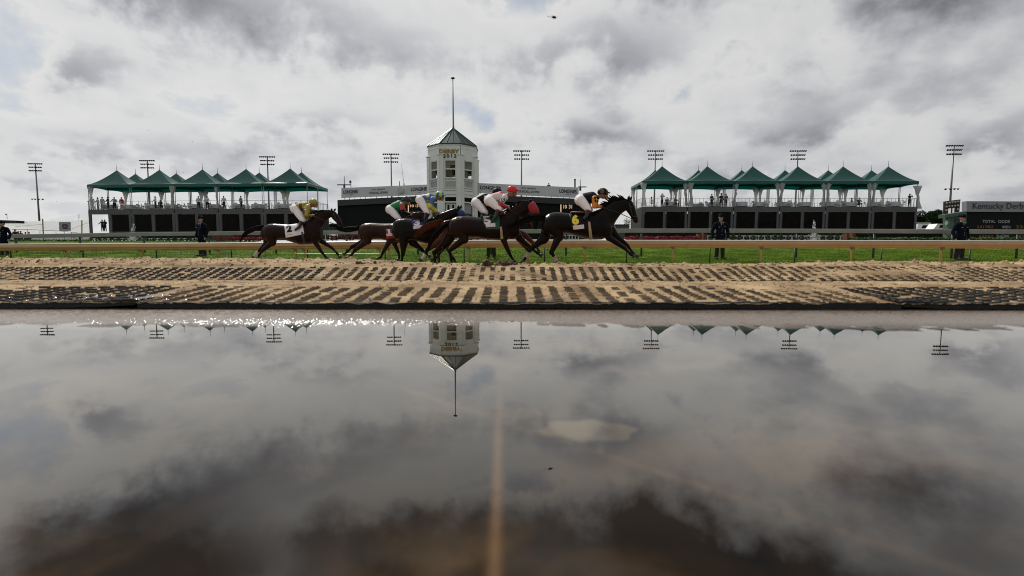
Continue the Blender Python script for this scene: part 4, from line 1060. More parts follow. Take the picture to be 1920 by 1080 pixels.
for px, y0, y1, Y, lab in ((81.5, 410, 438, 60, 'thin leaning pole in front of the white marquee'), (153.5, 413, 437, 60, 'thin upright pole at the right end of the marquee'), (148, 402, 411, 119, 'short pole end poking above the marquee roof')):
    tag(MB().tube([P(px, y1 + (10 if y1 > 430 else 0), Y), P(px - (1.5 if px < 100 else 0), y0, Y)], .06, n=6).build('pole', pole_metal), lab, 'pole')
root = thing('hand_rail', 'thin handrail with short uprights in front of the white marquee', 'railing', (P(90, 440, 70).x, 70, 2))
MB().tube([P(22, 430, 70), P(55, 430.5, 70), P(110, 433, 70), P(145, 436.5, 70)], .035, n=5).build('rail', pole_metal, root)
for px, py in ((30, 430), (52, 430.3), (75, 431.3), (105, 432.6), (120.5, 434), (134, 435.5)): MB().tube([P(px, py, 70), P(px, 448, 70)], .03, n=5).build('post', pole_metal, root)
rr = random.Random(12)
cols = [((.20, .03, .035), 'dark red'), ((.28, .06, .06), 'red'), ((.03, .03, .035), 'black'), ((.10, .10, .12), 'grey'), ((.45, .43, .42), 'pale'), ((.12, .04, .03), 'brown')]
k = 0
for px in list(range(28, 168, 5)):
    c_, nm = cols[rr.randrange(6)]; Y = rr.uniform(118, 126); top = rr.uniform(439.5, 443.5); p = P(px + rr.uniform(-1.5, 1.5), top, Y)
    person(rr.choice(['stand', 'lean', 'sit']), (p.x, p.y, p.z - 1.55), rr.uniform(-.6, .6), c_, K_, 'distant spectator in %s, %s from left under the grey rail' % (nm, ORD[(px - 28) // 5]), 'spectators in front of the white marquee')
for px, top, lab in ((27.5, 430.5, 'tallest dark head above the rail, beside the far left soldier'), (34, 434, 'dark haired spectator second from the left soldier'), (38.5, 433.5, 'spectator in dark red above the rail near the left soldier'), (47.5, 435.5, 'low dark head above the rail, left of the leaning pole'), (54, 435, 'dark head by the handrail upright')):
    p = P(px, top, 62); person('stand', (p.x, p.y, p.z - 1.72), .3, (.10, .02, .02) if 'red' in lab else K_, K_, lab)

# ------------------------------------------------------------------ hedges, picket fence, shrubs, flower bed, piers
pick = mat('picket white', (.50, .51, .53), .6, var=.05)
def picket(label, x0, x1, Y, top, bot):
    a, b2_ = P(x0, top, Y), P(x1, top, Y); root = thing('picket_fence', label, 'fence', (a.x, Y, 1.3)); zt = a.z; z0 = P(x0, bot, Y).z
    MB().b2(a.x, b2_.x, Y - .03, Y + .03, zt - .10, zt).build('rail', pick, root)
    MB().b2(a.x, b2_.x, Y - .03, Y + .03, z0 - .1, z0).build('rail', pick, root)
    mb = MB(); n = int((b2_.x - a.x) / .28)
    for i in range(n): mb.b2(a.x + i * .28, a.x + i * .28 + .09, Y - .05, Y - .032, z0 - .15, zt - .02)
    o = mb.build('pickets', pick, root); return root
picket('white picket fence behind the small round shrubs, right of the flower bed', 1325, 1584, 45, 441.3, 448)
picket('white picket fence behind the small round shrubs at the left', 165, 412, 47, 446.2, 452)
picket('short piece of white picket fence below the second horse\'s neck', 603, 616, 40, 438, 449)
picket('short white picket fence seen under the front horse', 1055, 1092, 45, 440, 448)
leaf_a = mat('shrub leaf', (.018, .04, .012), .7, col2=(.05, .085, .025), scale=3, spec=.3)
leaf_b = mat('hedge leaf', (.045, .085, .018), .7, col2=(.10, .16, .03), scale=3)
tree_leaf = mat('tree leaf', (.010, .026, .008), .8, col2=(.03, .055, .016), scale=.5, spec=.2)
def leafball(mb, c, r, n, s, rr, flat=1.0):
    for i in range(n):
        d = Vector((rr.gauss(0, 1), rr.gauss(0, 1), rr.gauss(0, 1))); d.normalize(); p = Vector(c) + Vector((d.x * r[0], d.y * r[1], d.z * r[2])) * rr.uniform(.6, 1.06)
        u = Vector((rr.gauss(0, 1), rr.gauss(0, 1), rr.gauss(0, 1))).normalized() * s; v_ = u.cross(Vector((rr.gauss(0, 1), rr.gauss(0, 1), rr.gauss(0, 1)))).normalized() * s * .7
        mb.add([p - u, p + v_, p + u, p - v_], [(0, 1, 2, 3)])
rr = random.Random(4)
sbm = MB(); leafball(sbm, (0, 0, .18), (.21, .21, .24), 190, .05, rr); leafball(sbm, (0, 0, .40), (.12, .12, .16), 60, .045, rr); shrub_me = sbm.mesh('shrub', leaf_a)
def shrubs(xs, Y, py, label, group):
    for kx, px in enumerate(xs):
        o = bpy.data.objects.new('round_shrub', shrub_me); COL.objects.link(o); o.location = P(px + rr.uniform(-1, 1), py, Y); s_ = rr.uniform(.85, 1.15); o.scale = (s_, s_, s_); o.rotation_euler = (0, 0, rr.uniform(0, 6)); tag(o, label % ORD[kx], 'shrub', group)
shrubs([1334 + 12.6 * k for k in range(2)] + [1361 + 13.0 * k for k in range(18)], 43.5, 450.5, 'small round dark green shrub, %s from the left before the right picket fence', 'round shrubs before the right picket fence')
shrubs([172 + 13.0 * k for k in range(19)], 45, 454.3, 'small round dark green shrub, %s from the left before the left picket fence', 'round shrubs before the left picket fence')
def hedge(name, label, cat, x0, x1, Y, top, h, m, n, s, depth=.5):
    a, b2_ = P(x0, top, Y), P(x1, top, Y); mb = MB(); r = random.Random(int(x0))
    for i in range(n):
        t_ = r.random(); X = a.x + (b2_.x - a.x) * t_; z = a.z + (b2_.z - a.z) * t_ - h * (1 - (1 - r.random() ** 2)) + .05 * math.sin(X * 5) + r.uniform(-.04, .05)
        p = Vector((X, Y + r.uniform(-depth, depth), z)); u = Vector((r.gauss(0, 1), r.gauss(0, 1), r.gauss(0, 1))).normalized() * s; v_ = u.cross(Vector((r.gauss(0, 1), r.gauss(0, 1), r.gauss(0, 1)))).normalized() * s * .8
        mb.add([p - u, p + v_, p + u, p - v_], [(0, 1, 2, 3)])
    return tag(mb.build(name, m), label, cat)
hedge('low_hedge', 'low pale green hedge behind the rail at the right', 'hedge', 1594, 1935, 38, 446.8, .40, leaf_b, 9000, .06)
hedge('low_hedge', 'low green hedge of clipped plants before the marquee at the left', 'hedge', 24, 172, 38, 451.5, .30, leaf_b, 4500, .06)
hedge('low_hedge', 'thin green border running below the left picket fence', 'hedge', 172, 480, 40, 452.8, .30, leaf_b, 7000, .05)
red = mat('red flowers', (.16, .006, .014), .7, col2=(.42, .025, .05), scale=6)
hedge('flower_bed', 'bed of red flowers behind the cream rail, ahead of the front horse', 'flower bed', 1172, 1311, 42, 444.2, .35, red, 3600, .055)
hedge('flower_bed', 'bed of red flowers behind the tail of the last horse', 'flower bed', 433, 489, 42, 446.0, .26, red, 1500, .055)
hedge('flower_bed', 'bed of dark red flowers under the second horse\'s head', 'flower bed', 617, 672, 42, 442.0, .35, mat('dark red flowers', (.06, .01, .01), .7, col2=(.18, .03, .03)), 1400, .055)
brick = mat('brown brick', (.11, .04, .025), .8, var=.3, scale=6)
for px, Y, top, lab in ((1315.5, 42, 438.5, 'brown brick pier with a pale edge at the right end of the red flower bed'), (1592, 43, 438, 'brown brick pier with an orange edge right of the picket fence'), (409, 42, 441.5, 'low brown pier left of the left flower bed'), (427, 42, 441.5, 'low brown pier touching the left flower bed')):
    a = P(px, top, Y); root = thing('brick_pier', lab, 'pier', (a.x, Y, 1.3))
    MB().b2(a.x - .38, a.x + .38, Y - .3, Y + .3, 1.0, a.z).build('shaft', brick, root)
    if px > 1000: MB().b2(a.x - (.12 if px < 1400 else .22), a.x + (.03 if px < 1400 else .08), Y - .36, Y - .302, 1.0, a.z + .06).build('post', mat('orange wood', (.34, .12, .05), .6), root)
# dark strip under the far rail at the right: low black slabs
for x0, x1, Y, t0, b0, lab in ((1172, 1600, 52, 436, 441, 'low dark strip behind the right picket fence'), (1600, 1812, 52, 436, 447, 'low dark strip behind the pale green hedge'), (172, 480, 54, 440, 445.5, 'low dark strip behind the left picket fence')):
    a, b2_ = P(x0, t0, Y), P(x1, t0, Y); o = quadbox('dark_strip', a, b2_, P(x1, b0 + 3, Y), P(x0, b0 + 3, Y), .3, black_panel, None); tag(o, lab, 'wall')
# people behind the right hedge
for px, top, c_, lab in ((1722, 436.5, (.10, .02, .02), 'spectator in dark red with a pale cap, low behind the right rail'), (1762, 438, (.10, .16, .42), 'spectator in bright blue behind the pale green hedge'), (1770, 436.5, (.25, .10, .10), 'spectator in faded red right of the one in blue')):
    p = P(px, top, 56); person('sit', (p.x, p.y, p.z - 1.3), .2, c_, K_, lab)
# fountains
spray_m = mat('spray water', (.75, .76, .78), .25, var=.05)
def fountain(px, Y, top, mid, label, n, half):
    root = thing('fountain', label, 'fountain', (P(px, 440, Y).x, Y, 1.2)); r = random.Random(int(px))
    jet = MB(); a = P(px, 452, Y); b2_ = P(px, top, Y)
    for i in range(110):
        t_ = r.random() ** 1.3; c_ = a.lerp(b2_, t_); jet.ball(c_ + Vector((r.gauss(0, .05 + .07 * (1 - t_)), r.gauss(0, .1), 0)), (.018 + .02 * (1 - t_), .02, .045), 5, 4)
    jet.build('water_jet', spray_m, root); sp = MB()
    for i in range(n):
        x = r.gauss(0, half); z = mid + abs(x) / half * 2.0 + r.uniform(0, 451 - mid)
        sp.ball(P(px + x, min(z, 452), Y + r.uniform(-.6, .6)), r.uniform(.010, .024), 4, 3)
    o = sp.build('spray', spray_m, root); o['kind'] = 'stuff'
fountain(249.5, 44, 419, 436, 'white fountain jet and spray before the left stand', 420, 7.5)
fountain(1526.5, 42, 413, 437, 'slender fountain jet and spray before the right stand', 300, 8)

# ------------------------------------------------------------------ far trees, vehicles
bark = mat('bark', (.05, .035, .02), .9)
def tree(px, base, top, halfw, Y, label, seed, m=None, n=5200):
    r = random.Random(seed); a = P(px, base, Y); t_ = P(px, top, Y); H = t_.z - a.z; wv = halfw * Y / FPX
    root = thing('tree', label, 'tree', (a.x, Y, a.z)); tk = MB().tube([a, a + Vector((0, 0, H * .35)), a + Vector((.1, 0, H * .7))], [wv * .07, wv * .05, wv * .02], n=8)
    for k in range(5):
        an = r.uniform(0, 6.28); tk.tube([a + Vector((0, 0, H * r.uniform(.2, .4))), a + Vector((math.cos(an) * wv * .6, math.sin(an) * wv * .6, H * r.uniform(.5, .75)))], [wv * .03, wv * .01], n=5)
    tk.build('trunk', bark, root)
    mb = MB()
    for k in range(16):
        cx, cy, cz = r.uniform(-.7, .7) * wv, r.uniform(-.6, .6) * wv, r.uniform(.25, .82) * H; f = 1 - max(0, cz / H - .6) * 1.2 ; cx *= f
        leafball(mb, a + Vector((cx, cy, cz)), (wv * r.uniform(.25, .4), wv * .35, H * r.uniform(.12, .2)), n // 16, wv * .035 + .05, r)
    mb.build('crown', m or tree_leaf, root)
tree(1735, 438, 393, 24, 130, 'dark green tree beside the right end of the right stand', 1)
tree(1757, 438, 399, 17, 128, 'lower dark green tree behind the white vans', 2)
tree(1718, 436, 404, 14, 132, 'dark tree partly hidden by the right end of the right stand', 3)
tree(1176, 437, 406, 9, 120, 'small pale tree seen under the front horse\'s chin', 4, mat('pale leaf', (.05, .06, .03), .8, col2=(.13, .14, .08)), 700)
carw = mat('white vehicle paint', (.70, .71, .72), .3, var=.03)
def van(px, py, Y, label, length=5.0, hgt=2.0, m=carw, flip=1):
    p = P(px, py, Y); root = thing('parked_van' if hgt > 1.8 else 'parked_car', label, 'van' if hgt > 1.8 else 'car', p); L2 = length / 2
    if hgt > 1.8: pl = [(-L2, .35), (L2, .35), (L2, .95), (L2 * .8, 1.1), (L2 * .55, hgt), (-L2 * .96, hgt), (-L2, hgt * .8)]
    else: pl = [(-L2, .3), (L2, .3), (L2, .72), (L2 * .5, .85), (L2 * .25, hgt), (-L2 * .55, hgt), (-L2 * .85, .9), (-L2, .85)]
    pl = [(x * flip, z) for x, z in pl]
    if flip < 0: pl = pl[::-1]
    MB().prism(pl, p + Vector((0, .95, 0)), (1, 0, 0), (0, 0, 1), 1.9).build('body', m, root)
    wx = [(-L2 * .7, hgt * .62), (L2 * .42, hgt * .62), (L2 * .33, hgt * .9), (-L2 * .62, hgt * .9)]
    wx = [(x * flip, z) for x, z in wx]
    MB().prism(wx if flip > 0 else wx[::-1], p + Vector((0, -.955, 0)), (1, 0, 0), (0, 0, 1), .02).build('window', glass_dark, root)
    for s_ in (-1, 1): MB().tube([p + Vector((s_ * L2 * .62, -.98, .35)), p + Vector((s_ * L2 * .62, -.74, .35))], .35, n=14, L=(1, 0, 0)).build('wheel', mat('tyre', (.02, .02, .02), .8), root)
van(1736, 440, 96, 'white van parked nearest the right stand')
van(1762, 440, 92, 'white van parked in front of the trees, nearer the green shed', flip=-1)
van(1725, 437, 110, 'white van behind the other vans, against the trees', 5.4, 2.3)
van(613, 436, 88, 'white car parked between the left stand and the tote board', 4.4, 1.45)
van(629, 436, 84, 'dark grey car partly behind the tote board', 4.4, 1.5, mat('grey car paint', (.06, .065, .07), .3), -1)
root = thing('low_building', 'low flat grey building far behind the gap right of the front horse', 'building', (P(1167, 440, 110).x, 110, 3.0))
quadbox('wall', P(1154, 421.5, 110), P(1180, 421.5, 110), P(1180, 447, 110), P(1154, 447, 110), 5, mat('grey cladding', (.07, .075, .085), .7), root)
quadbox('roof', P(1153.5, 420.6, 109.8), P(1180.5, 420.6, 109.8), P(1180.5, 421.6, 109.8), P(1153.5, 421.6, 109.8), 5.4, dark_metal, root)

# ------------------------------------------------------------------ helicopter
hp = P(1038, 32.5, 640); root = thing('helicopter', 'tiny dark helicopter high in the sky', 'helicopter', hp)
dm_ = mat('helicopter paint', (.03, .03, .04), .4)
X_ = lambda x, z, y=0: hp + Vector((x, y, z))
MB().tube([X_(-2.2, .3), X_(-1.2, .4), X_(.5, .2), X_(2.4, -.3), X_(3.6, -.9)], [.5, 1.2, 1.45, 1.2, .35], [.4, 1.0, 1.1, 1.0, .3], n=12).build('body', dm_, root, True)
MB().tube([X_(-1.8, .4), X_(-7.2, .5)], [.45, .18], n=8).build('tail_boom', dm_, root)
MB().prism([(-7.6, .3), (-6.6, .4), (-7.1, 1.6), (-7.8, 2.2)], hp, (1, 0, 0), (0, 0, 1), .15).build('tail_fin', dm_, root)
MB().tube([X_(.2, 1.2), X_(.2, 2.0)], .15, n=6).build('rotor_mast', dm_, root)
for s_ in (-1, 1): MB().box(X_(.2 + s_ * 2.6, 2.05, s_ * 1.2), (5.2, .28, .05), rz=.43).build('rotor_blade', dm_, root)
for s_ in (-1, 1): MB().tube([X_(-1.5, -1.9, s_), X_(2.2, -1.9, s_)], .07, n=5).build('skid', dm_, root); MB().tube([X_(0, -1.2, s_ * .7), X_(0, -1.9, s_)], .06, n=5).build('strut', dm_, root)
for r in PEOPLE.values():
    if r.name in bpy.data.objects: kill(r)
# ------------------------------------------------------------------ soldiers on the turf
navy = mat('navy uniform', (.005, .007, .016), .85, var=.3, scale=4, spec=.08)
navy_t = mat('navy trousers', (.005, .006, .013), .85, var=.2, scale=4, spec=.08)
shirt_b = mat('pale blue shirt', (.32, .42, .62), .7)
silver = mat('silver badge', (.5, .5, .5), .3, .8)
ribbon = mat('ribbon bar', (.25, .08, .06), .6)
def soldier(px, feet, head, Y, label, turn=0.0):
    f = P(px, feet, Y); f.z = float(turfz(np.array([f.x]), np.array([Y]))[0]) + .01; H = P(px, head, Y).z - f.z; s = H / 1.86
    root = thing('person', label, 'person', f, 'uniformed guards standing along the turf rail')
    def l(x, y, z): c, sn = math.cos(turn), math.sin(turn); return f + Vector((x * c - y * sn, x * sn + y * c, z)) * s
    lat = lambda: None
    b = MB()
    b.capsule_chain([l(0, 0, .95), l(0, 0, 1.15), l(0, 0, 1.40)], [.15 * s, .14 * s, .18 * s], [.11 * s] * 3)
    b.capsule_chain([l(-.18, 0, 1.46), l(.18, 0, 1.46)], [.07 * s] * 2); b.tube([l(0, 0, 1.42), l(0, -.01, 1.60)], [.062 * s, .056 * s])
    b.ball(l(0, -.01, 1.70), Vector((.078, .098, .118)) * s, 14, 10); b.ball(l(0, -.112, 1.69), .018 * s, 6, 5); b.ball(l(0, -.085, 1.62), Vector((.04, .03, .03)) * s, 8, 6)
    for e in (-1, 1):
        b.ball(l(e * .082, 0, 1.70), Vector((.014, .02, .032)) * s, 6, 5)
        b.capsule_chain([l(e * .09, 0, .95), l(e * .10, -.01, .50), l(e * .13, .01, .10)], [.09 * s, .06 * s, .04 * s])
        b.capsule_chain([l(e * .13, .03, .05), l(e * .16, -.17, .035)], [.045 * s, .035 * s])
        b.capsule_chain([l(e * .22, 0, 1.43), l(e * .31, .04, 1.15), l(e * .30, -.06, .90)], [.055 * s, .042 * s, .03 * s])
        b.capsule_chain([l(e * .30, -.07, .88), l(e * .295, -.09, .80)], [.036 * s, .03 * s])
        for k in range(4): b.capsule_chain([l(e * .295 + (k - 1.5) * .004, -.06 - k * .018, .80), l(e * .285, -.06 - k * .018, .73 + .01 * abs(k - 1))], [.010 * s, .009 * s], n=6)
        b.capsule_chain([l(e * .28, -.10, .83), l(e * .265, -.12, .78)], [.011 * s, .009 * s], n=6)
    put(fuse(b, .014, 3), 'body', skin, root)
    c = MB(); c.capsule_chain([l(0, 0, .86), l(0, 0, 1.0), l(0, 0, 1.18), l(0, 0, 1.38)], [.205 * s, .195 * s, .175 * s, .205 * s], [.145 * s, .14 * s, .13 * s, .14 * s]); c.capsule_chain([l(-.185, 0, 1.45), l(.185, 0, 1.45)], [.085 * s] * 2)
    for e in (-1, 1): c.capsule_chain([l(e * .22, 0, 1.42), l(e * .32, .04, 1.15), l(e * .305, -.06, .90)], [.085 * s, .07 * s, .058 * s])
    j = put(fuse(c, .016, 3), 'jacket', navy, root)
    MB().prism([(-.065, 1.53), (.065, 1.53), (.0, 1.27)], f + Vector((0, -.135 * s, 0)), Vector((s, 0, 0)), Vector((0, 0, s)), -.02).build('shirt', shirt_b, root)
    MB().prism([(-.018, 1.51), (.018, 1.51), (.022, 1.32), (0, 1.29), (-.022, 1.32)], f + Vector((0, -.156 * s, 0)), Vector((s, 0, 0)), Vector((0, 0, s)), -.012).build('tie', navy, root)
    for e in (-1, 1):
        MB().prism([(e * .02, 1.28), (e * .075, 1.52), (e * .10, 1.50), (e * .075, 1.33)][::e], f + Vector((0, -.16 * s, 0)), Vector((s, 0, 0)), Vector((0, 0, s)), -.01).build('lapel', mat('lapel', (.010, .013, .026), .7, spec=.1), root)
    MB().box(l(.115, -.146, 1.335), (.075 * s, .012, .030 * s)).build('ribbon_bar', ribbon, root); MB().box(l(-.115, -.146, 1.32), (.06 * s, .012, .014 * s)).build('name_tag', silver, root)
    for k in range(3): MB().ball(l(0, -.150, 1.22 - .10 * k), .012 * s, 6, 5).build('button', silver, root)
    t_ = MB()
    t_.capsule_chain([l(0, 0, .96), l(0, 0, .88)], [.185 * s] * 2, [.125 * s] * 2)
    for e in (-1, 1): t_.capsule_chain([l(e * .09, 0, .88), l(e * .105, -.01, .50), l(e * .13, .01, .09)], [.108 * s, .088 * s, .078 * s])
    put(fuse(t_, .016, 2), 'trousers', navy_t, root)
    for e in (-1, 1): sh = MB(); sh.capsule_chain([l(e * .13, .04, .055), l(e * .165, -.18, .045)], [.052 * s, .046 * s]); sh.build('shoe', leather, root, True)
    hr = MB(); hr.ball(l(0, .012, 1.715), Vector((.085, .10, .108)) * s, 14, 8); hr.build('hair', hair, root, True)
    cap = MB(); cap.tube([l(0, .10, 1.755), l(0, .10, 1.80)], .001)
    cap.v, cap.f, cap.mi = [], [], []
    cap.capsule_chain([l(0, .07, 1.79), l(0, -.07, 1.785)], [.088 * s, .084 * s], [.06 * s] * 2); cap.tube([l(0, 0, 1.755), l(0, 0, 1.80), l(0, .0, 1.86)], [.092 * s, .092 * s, .03 * s], [.115 * s, .115 * s, .10 * s], n=14)
    cap.build('cap', navy, root, True)
    MB().box(l(0, -.108, 1.715), (.13 * s, .02, .024 * s)).build('sunglasses', mat('dark lens', (.01, .01, .01), .1), root)
    return root
soldier(10, 489, 414, 20.6, 'uniformed guard at the left edge, head in front of the dark green canopy', .1)
soldier(380.5, 486, 405, 20.2, 'uniformed guard left of the last horse, in front of the left stand', -.35)
soldier(921, 486, 402, 19.2, 'uniformed guard mostly hidden behind the middle horses, trouser legs showing', .0)
soldier(1349, 486, 401, 19.1, 'uniformed guard between the rails below the second right tent', .0)
soldier(1798, 487, 402, 18.9, 'uniformed guard in front of the green shed and the odds board', .1)

# ------------------------------------------------------------------ horses
def coat(name, a, b_, rough=.38):
    a, b_ = tuple(x * .7 for x in a), tuple(x * .7 for x in b_)
    return mat(name, a, rough - .02, col2=b_, var=.2, scale=2.6, bump=.25, bscale=7, spec=.12)
def mane_black(): return mat('black horse hair', (.005, .004, .004), .6, var=.3, scale=20, spec=.1)
hoof_m = mat('hoof', (.03, .022, .018), .5)
white_sock = mat('white sock', (.50, .45, .40), .7)
class Crop:
    def __init__(s, k, ox, oy): s.k, s.ox, s.oy = k, ox, oy
    def __call__(s, x, y, Y): return P(s.ox + x / s.k, s.oy + y / s.k, Y)
C5 = Crop(6.353, 960, 340); C4 = Crop(6.353, 760, 340); C3 = Crop(6.353, 620, 340); C2 = Crop(4.8, 400, 280)
HIND = [.17, .125, .082, .060, .036, .043, .032]
FORE = [.13, .085, .064, .048, .033, .041, .031]
def leg_chain(pts, rad):
    """joints: top, stifle/elbow, hock/knee, fetlock, hoof -> finer chain with shaped radii"""
    a, b_, c, d, e = pts
    P_ = [a, b_, b_.lerp(c, .5), c, c.lerp(d, .5), d, d.lerp(e, .55)]
    return P_, rad
def horse(name_label, C, Y, torso, neck, head, legs, ears, coatm, pts_m, tail, mane, tailm=None, legdark=True, socks=(), wraps=(), group='racehorses galloping along the rail', showhead=True, gaz=None):
    mid = C(torso[len(torso) // 2][0], 0, Y); root = thing('racehorse', name_label, 'horse', (mid.x, Y, float(sandz(np.array([mid.x]), np.array([Y]))[0])), group)
    b = MB(); n = 22; vs = []
    for (x, yt, yb, hw) in torso:
        pt, pb = C(x, yt, Y), C(x, yb, Y); c = (pt + pb) / 2; r = (pt.z - pb.z) / 2
        for j in range(n):
            a = 2 * math.pi * j / n; ca, sa = math.cos(a), math.sin(a)
            yy = math.copysign(abs(sa) ** .95, sa) * hw * (1 - .16 * ca); vs.append(c + Vector((0, yy, r * ca)))
    k = len(torso)
    fs = [(i * n + j, i * n + (j + 1) % n, (i + 1) * n + (j + 1) % n, (i + 1) * n + j) for i in range(k - 1) for j in range(n)]
    fs += [tuple(range(n - 1, -1, -1)), tuple((k - 1) * n + j for j in range(n))]
    b.add(vs, fs)
    npts = [C(x, y, Y) for x, y, r, l_ in neck]; b.capsule_chain(npts, [r for _, _, r, _ in neck], [l_ for *_, l_ in neck], 16)
    hpts = [C(x, y, Y) for x, y, r, l_ in head]; b.capsule_chain(hpts, [r for _, _, r, _ in head], [l_ for *_, l_ in head], 14)
    # jaw and muscle masses
    for kind, side, pts in legs:
        off = -.16 if side == 'n' else .16; o2 = -.13 if side == 'n' else .13
        Q = [C(x, y, Y + (off * .9 if i < 2 else (o2 if i > 2 else off))) for i, (x, y) in enumerate(pts)]
        L_, rad = leg_chain(Q, HIND if kind == 'h' else FORE)
        lat = [rad[0] * .75, rad[1] * .8] + [r * .9 for r in rad[2:]]
        b.capsule_chain(L_, rad, lat, 12)
        # hock point / knee
        if kind == 'h': b.ball(L_[3], (rad[3] * 1.12, rad[3] * .9, rad[3] * 1.15), 8, 6)
    body_me = fuse(b, .013, 5)
    # face and tack use the finished skin
    tree_ = bvh_of(body_me)
    zs = [C(x, y, Y).z for _, _, pts in legs for x, y in pts[2:3]]
    joint = [(C(p[2][0], p[2][1], Y), C(p[3][0], p[3][1], Y), C(p[4][0], p[4][1], Y)) for _, _, p in legs]
    def mf(c):
        out = np.zeros(len(c))
        for (kk, dd, ee) in joint:
            for a_, b2_, rr_ in ((kk, dd, .085), (dd, ee, .085)):
                ax = np.array([a_.x, a_.z]); bx = np.array([b2_.x, b2_.z]); v = bx - ax; t_ = np.clip(((c[:, [0, 2]] - ax) @ v) / (v @ v), 0, 1)
                dist = np.linalg.norm(c[:, [0, 2]] - (ax + t_[:, None] * v), axis=1); out[dist < rr_] = 1
        hp_ = hpts[-1]; out[np.linalg.norm(c - np.array(hp_), axis=1) < .10] = 1
        return out
    body = put(body_me, 'body', [coatm, pts_m], root, mf if legdark else None)
    for i, (kind, side, pts) in enumerate(legs):
        o2 = -.13 if side == 'n' else .13; d, e = C(*pts[3], Y + o2), C(*pts[4], Y + o2); v = (e - d).normalized()
        MB().tube([d.lerp(e, .45), d.lerp(e, .80), d.lerp(e, 1.12)], [.040, .052, .062], [.040, .050, .058], n=12).build('hoof', hoof_m, root, True)
        if i in socks: MB().tube([C(*pts[2], Y + o2).lerp(d, .55), d, d.lerp(e, .5)], [.044, .054, .044], n=12).build('sock', white_sock, root, True)
        if i in wraps:
            kk = C(*pts[2], Y + o2); mbw = MB()
            for q_ in range(4):
                t0 = .45 + q_ * .14; mbw.tube([kk.lerp(d, t0), kk.lerp(d, t0 + .12)], [.046 + .002 * q_, .049 + .002 * q_], n=12)
            mbw.build('leg_wrap', mat('pink white wrap', (.36, .16, .15), .7, col2=(.60, .50, .48), scale=30), root, True)
    # ears
    for (x, y, dx_, dy_), yo in zip(ears, (-.055, .055)):
        a_ = C(x, y, Y + yo); t_ = C(x + dx_, y + dy_, Y + yo * 1.3); MB().tube([a_, a_.lerp(t_, .45), t_], [.03, .036, .006], [.02, .022, .005], n=8).build('ear', pts_m if legdark else coatm, root, True)
    # eye and nostril
    if showhead:
        e0 = hpts[1]; hit = tree_.ray_cast(e0 + Vector((.0, -1, .03)), Vector((0, 1, 0)))
        if hit[0]: MB().ball(hit[0], (.022, .012, .02), 8, 6).build('eye', mat('horse eye', (.01, .005, .003), .08), root, True)
        e0 = hpts[-1]; hit = tree_.ray_cast(e0 + Vector((.02, -1, .01)), Vector((0, 1, 0)))
        if hit[0]: MB().ball(hit[0], (.018, .008, .024), 8, 6).build('nostril', mat('nostril', (.002, .001, .001), .8), root, True)
    rr = random.Random(int(abs(mid.x) * 100) + 3)
    # mane of flying locks
    if mane:
        mm = MB(); mp = [C(x, y, Y) for x, y, _ in mane]
        for i in range(len(mp) - 1):
            for q_ in range(9):
                t_ = q_ / 9; base = mp[i].lerp(mp[i + 1], t_) + Vector((0, rr.uniform(-.03, .03), -.04)); ln = (mane[i][2] * (1 - t_) + mane[i + 1][2] * t_) * rr.uniform(.6, 1.15)
                dirv = Vector((-.62 + rr.uniform(-.25, .2), rr.uniform(-.25, .1), .62 + rr.uniform(-.3, .25))).normalized() * ln
                mm.tube([base, base + dirv * .5, base + dirv + Vector((-.03, 0, -.015))], [.030, .020, .003], n=5)
        mm.build('mane', mane_black(), root, True)
    if tail:
        tm = MB(); tp = [C(x, y, Y - .02) for x, y, _ in tail]; k = len(tp)
        for s_ in range(60):
            oy, oz = rr.uniform(-1, 1), rr.uniform(-1, 1); pts2 = []; rad = []
            stop = rr.uniform(.78, 1.0)
            for i in range(k):
                f_ = i / (k - 1); ww = tail[i][2]; pts2.append(tp[i] + Vector((rr.uniform(-.015, .015), oy * ww * .8, oz * ww + rr.uniform(-.02, .02) * f_))); rad.append(.014 * (1 - f_) + .006)
            pts2 = pts2[:max(3, int(round(k * stop)))]; rad = rad[:len(pts2)]; rad[-1] = .003
            tm.tube(pts2, rad, n=5)
        tm.build('tail', tailm or mane_black(), root, True)
    return dict(root=root, bvh=tree_, C=C, Y=Y, hpts=hpts, npts=npts)
def cast(bvh, p, eps):
    d = (p - CL).normalized(); h_ = bvh.ray_cast(CL, d)
    return (h_[0] - d * eps) if h_[0] is not None else None
def patch(h, name, quad, m, eps=.014, nu=14, nv=12, parent=None, thick=True):
    """cloth lying on the flank: quad corners (tl, tr, br, bl) in crop coordinates"""
    C, Y, bv = h['C'], h['Y'], h['bvh']; q_ = [C(x, y, Y - .28) for x, y in quad]; vs = []; last = None
    for j in range(nv + 1):
        for i in range(nu + 1):
            p = bil(q_, i / nu, j / nv); c = cast(bv, p, eps); vs.append(c)
    ys = [v.y for v in vs if v is not None]; my = sum(ys) / len(ys)
    for idx, v in enumerate(vs):
        if v is None:
            j, i = divmod(idx, nu + 1); p = bil(q_, i / nu, j / nv); d = (p - CL); vs[idx] = CL + d * (my / d.y)
    fs = [(j * (nu + 1) + i, j * (nu + 1) + i + 1, (j + 1) * (nu + 1) + i + 1, (j + 1) * (nu + 1) + i) for j in range(nv) for i in range(nu)]
    mb = MB().add(vs, fs); o = mb.build(name, m, parent or h['root'], True)
    s_ = o.modifiers.new('t', 'SOLIDIFY'); s_.thickness = .006; s_.offset = 0
    return o
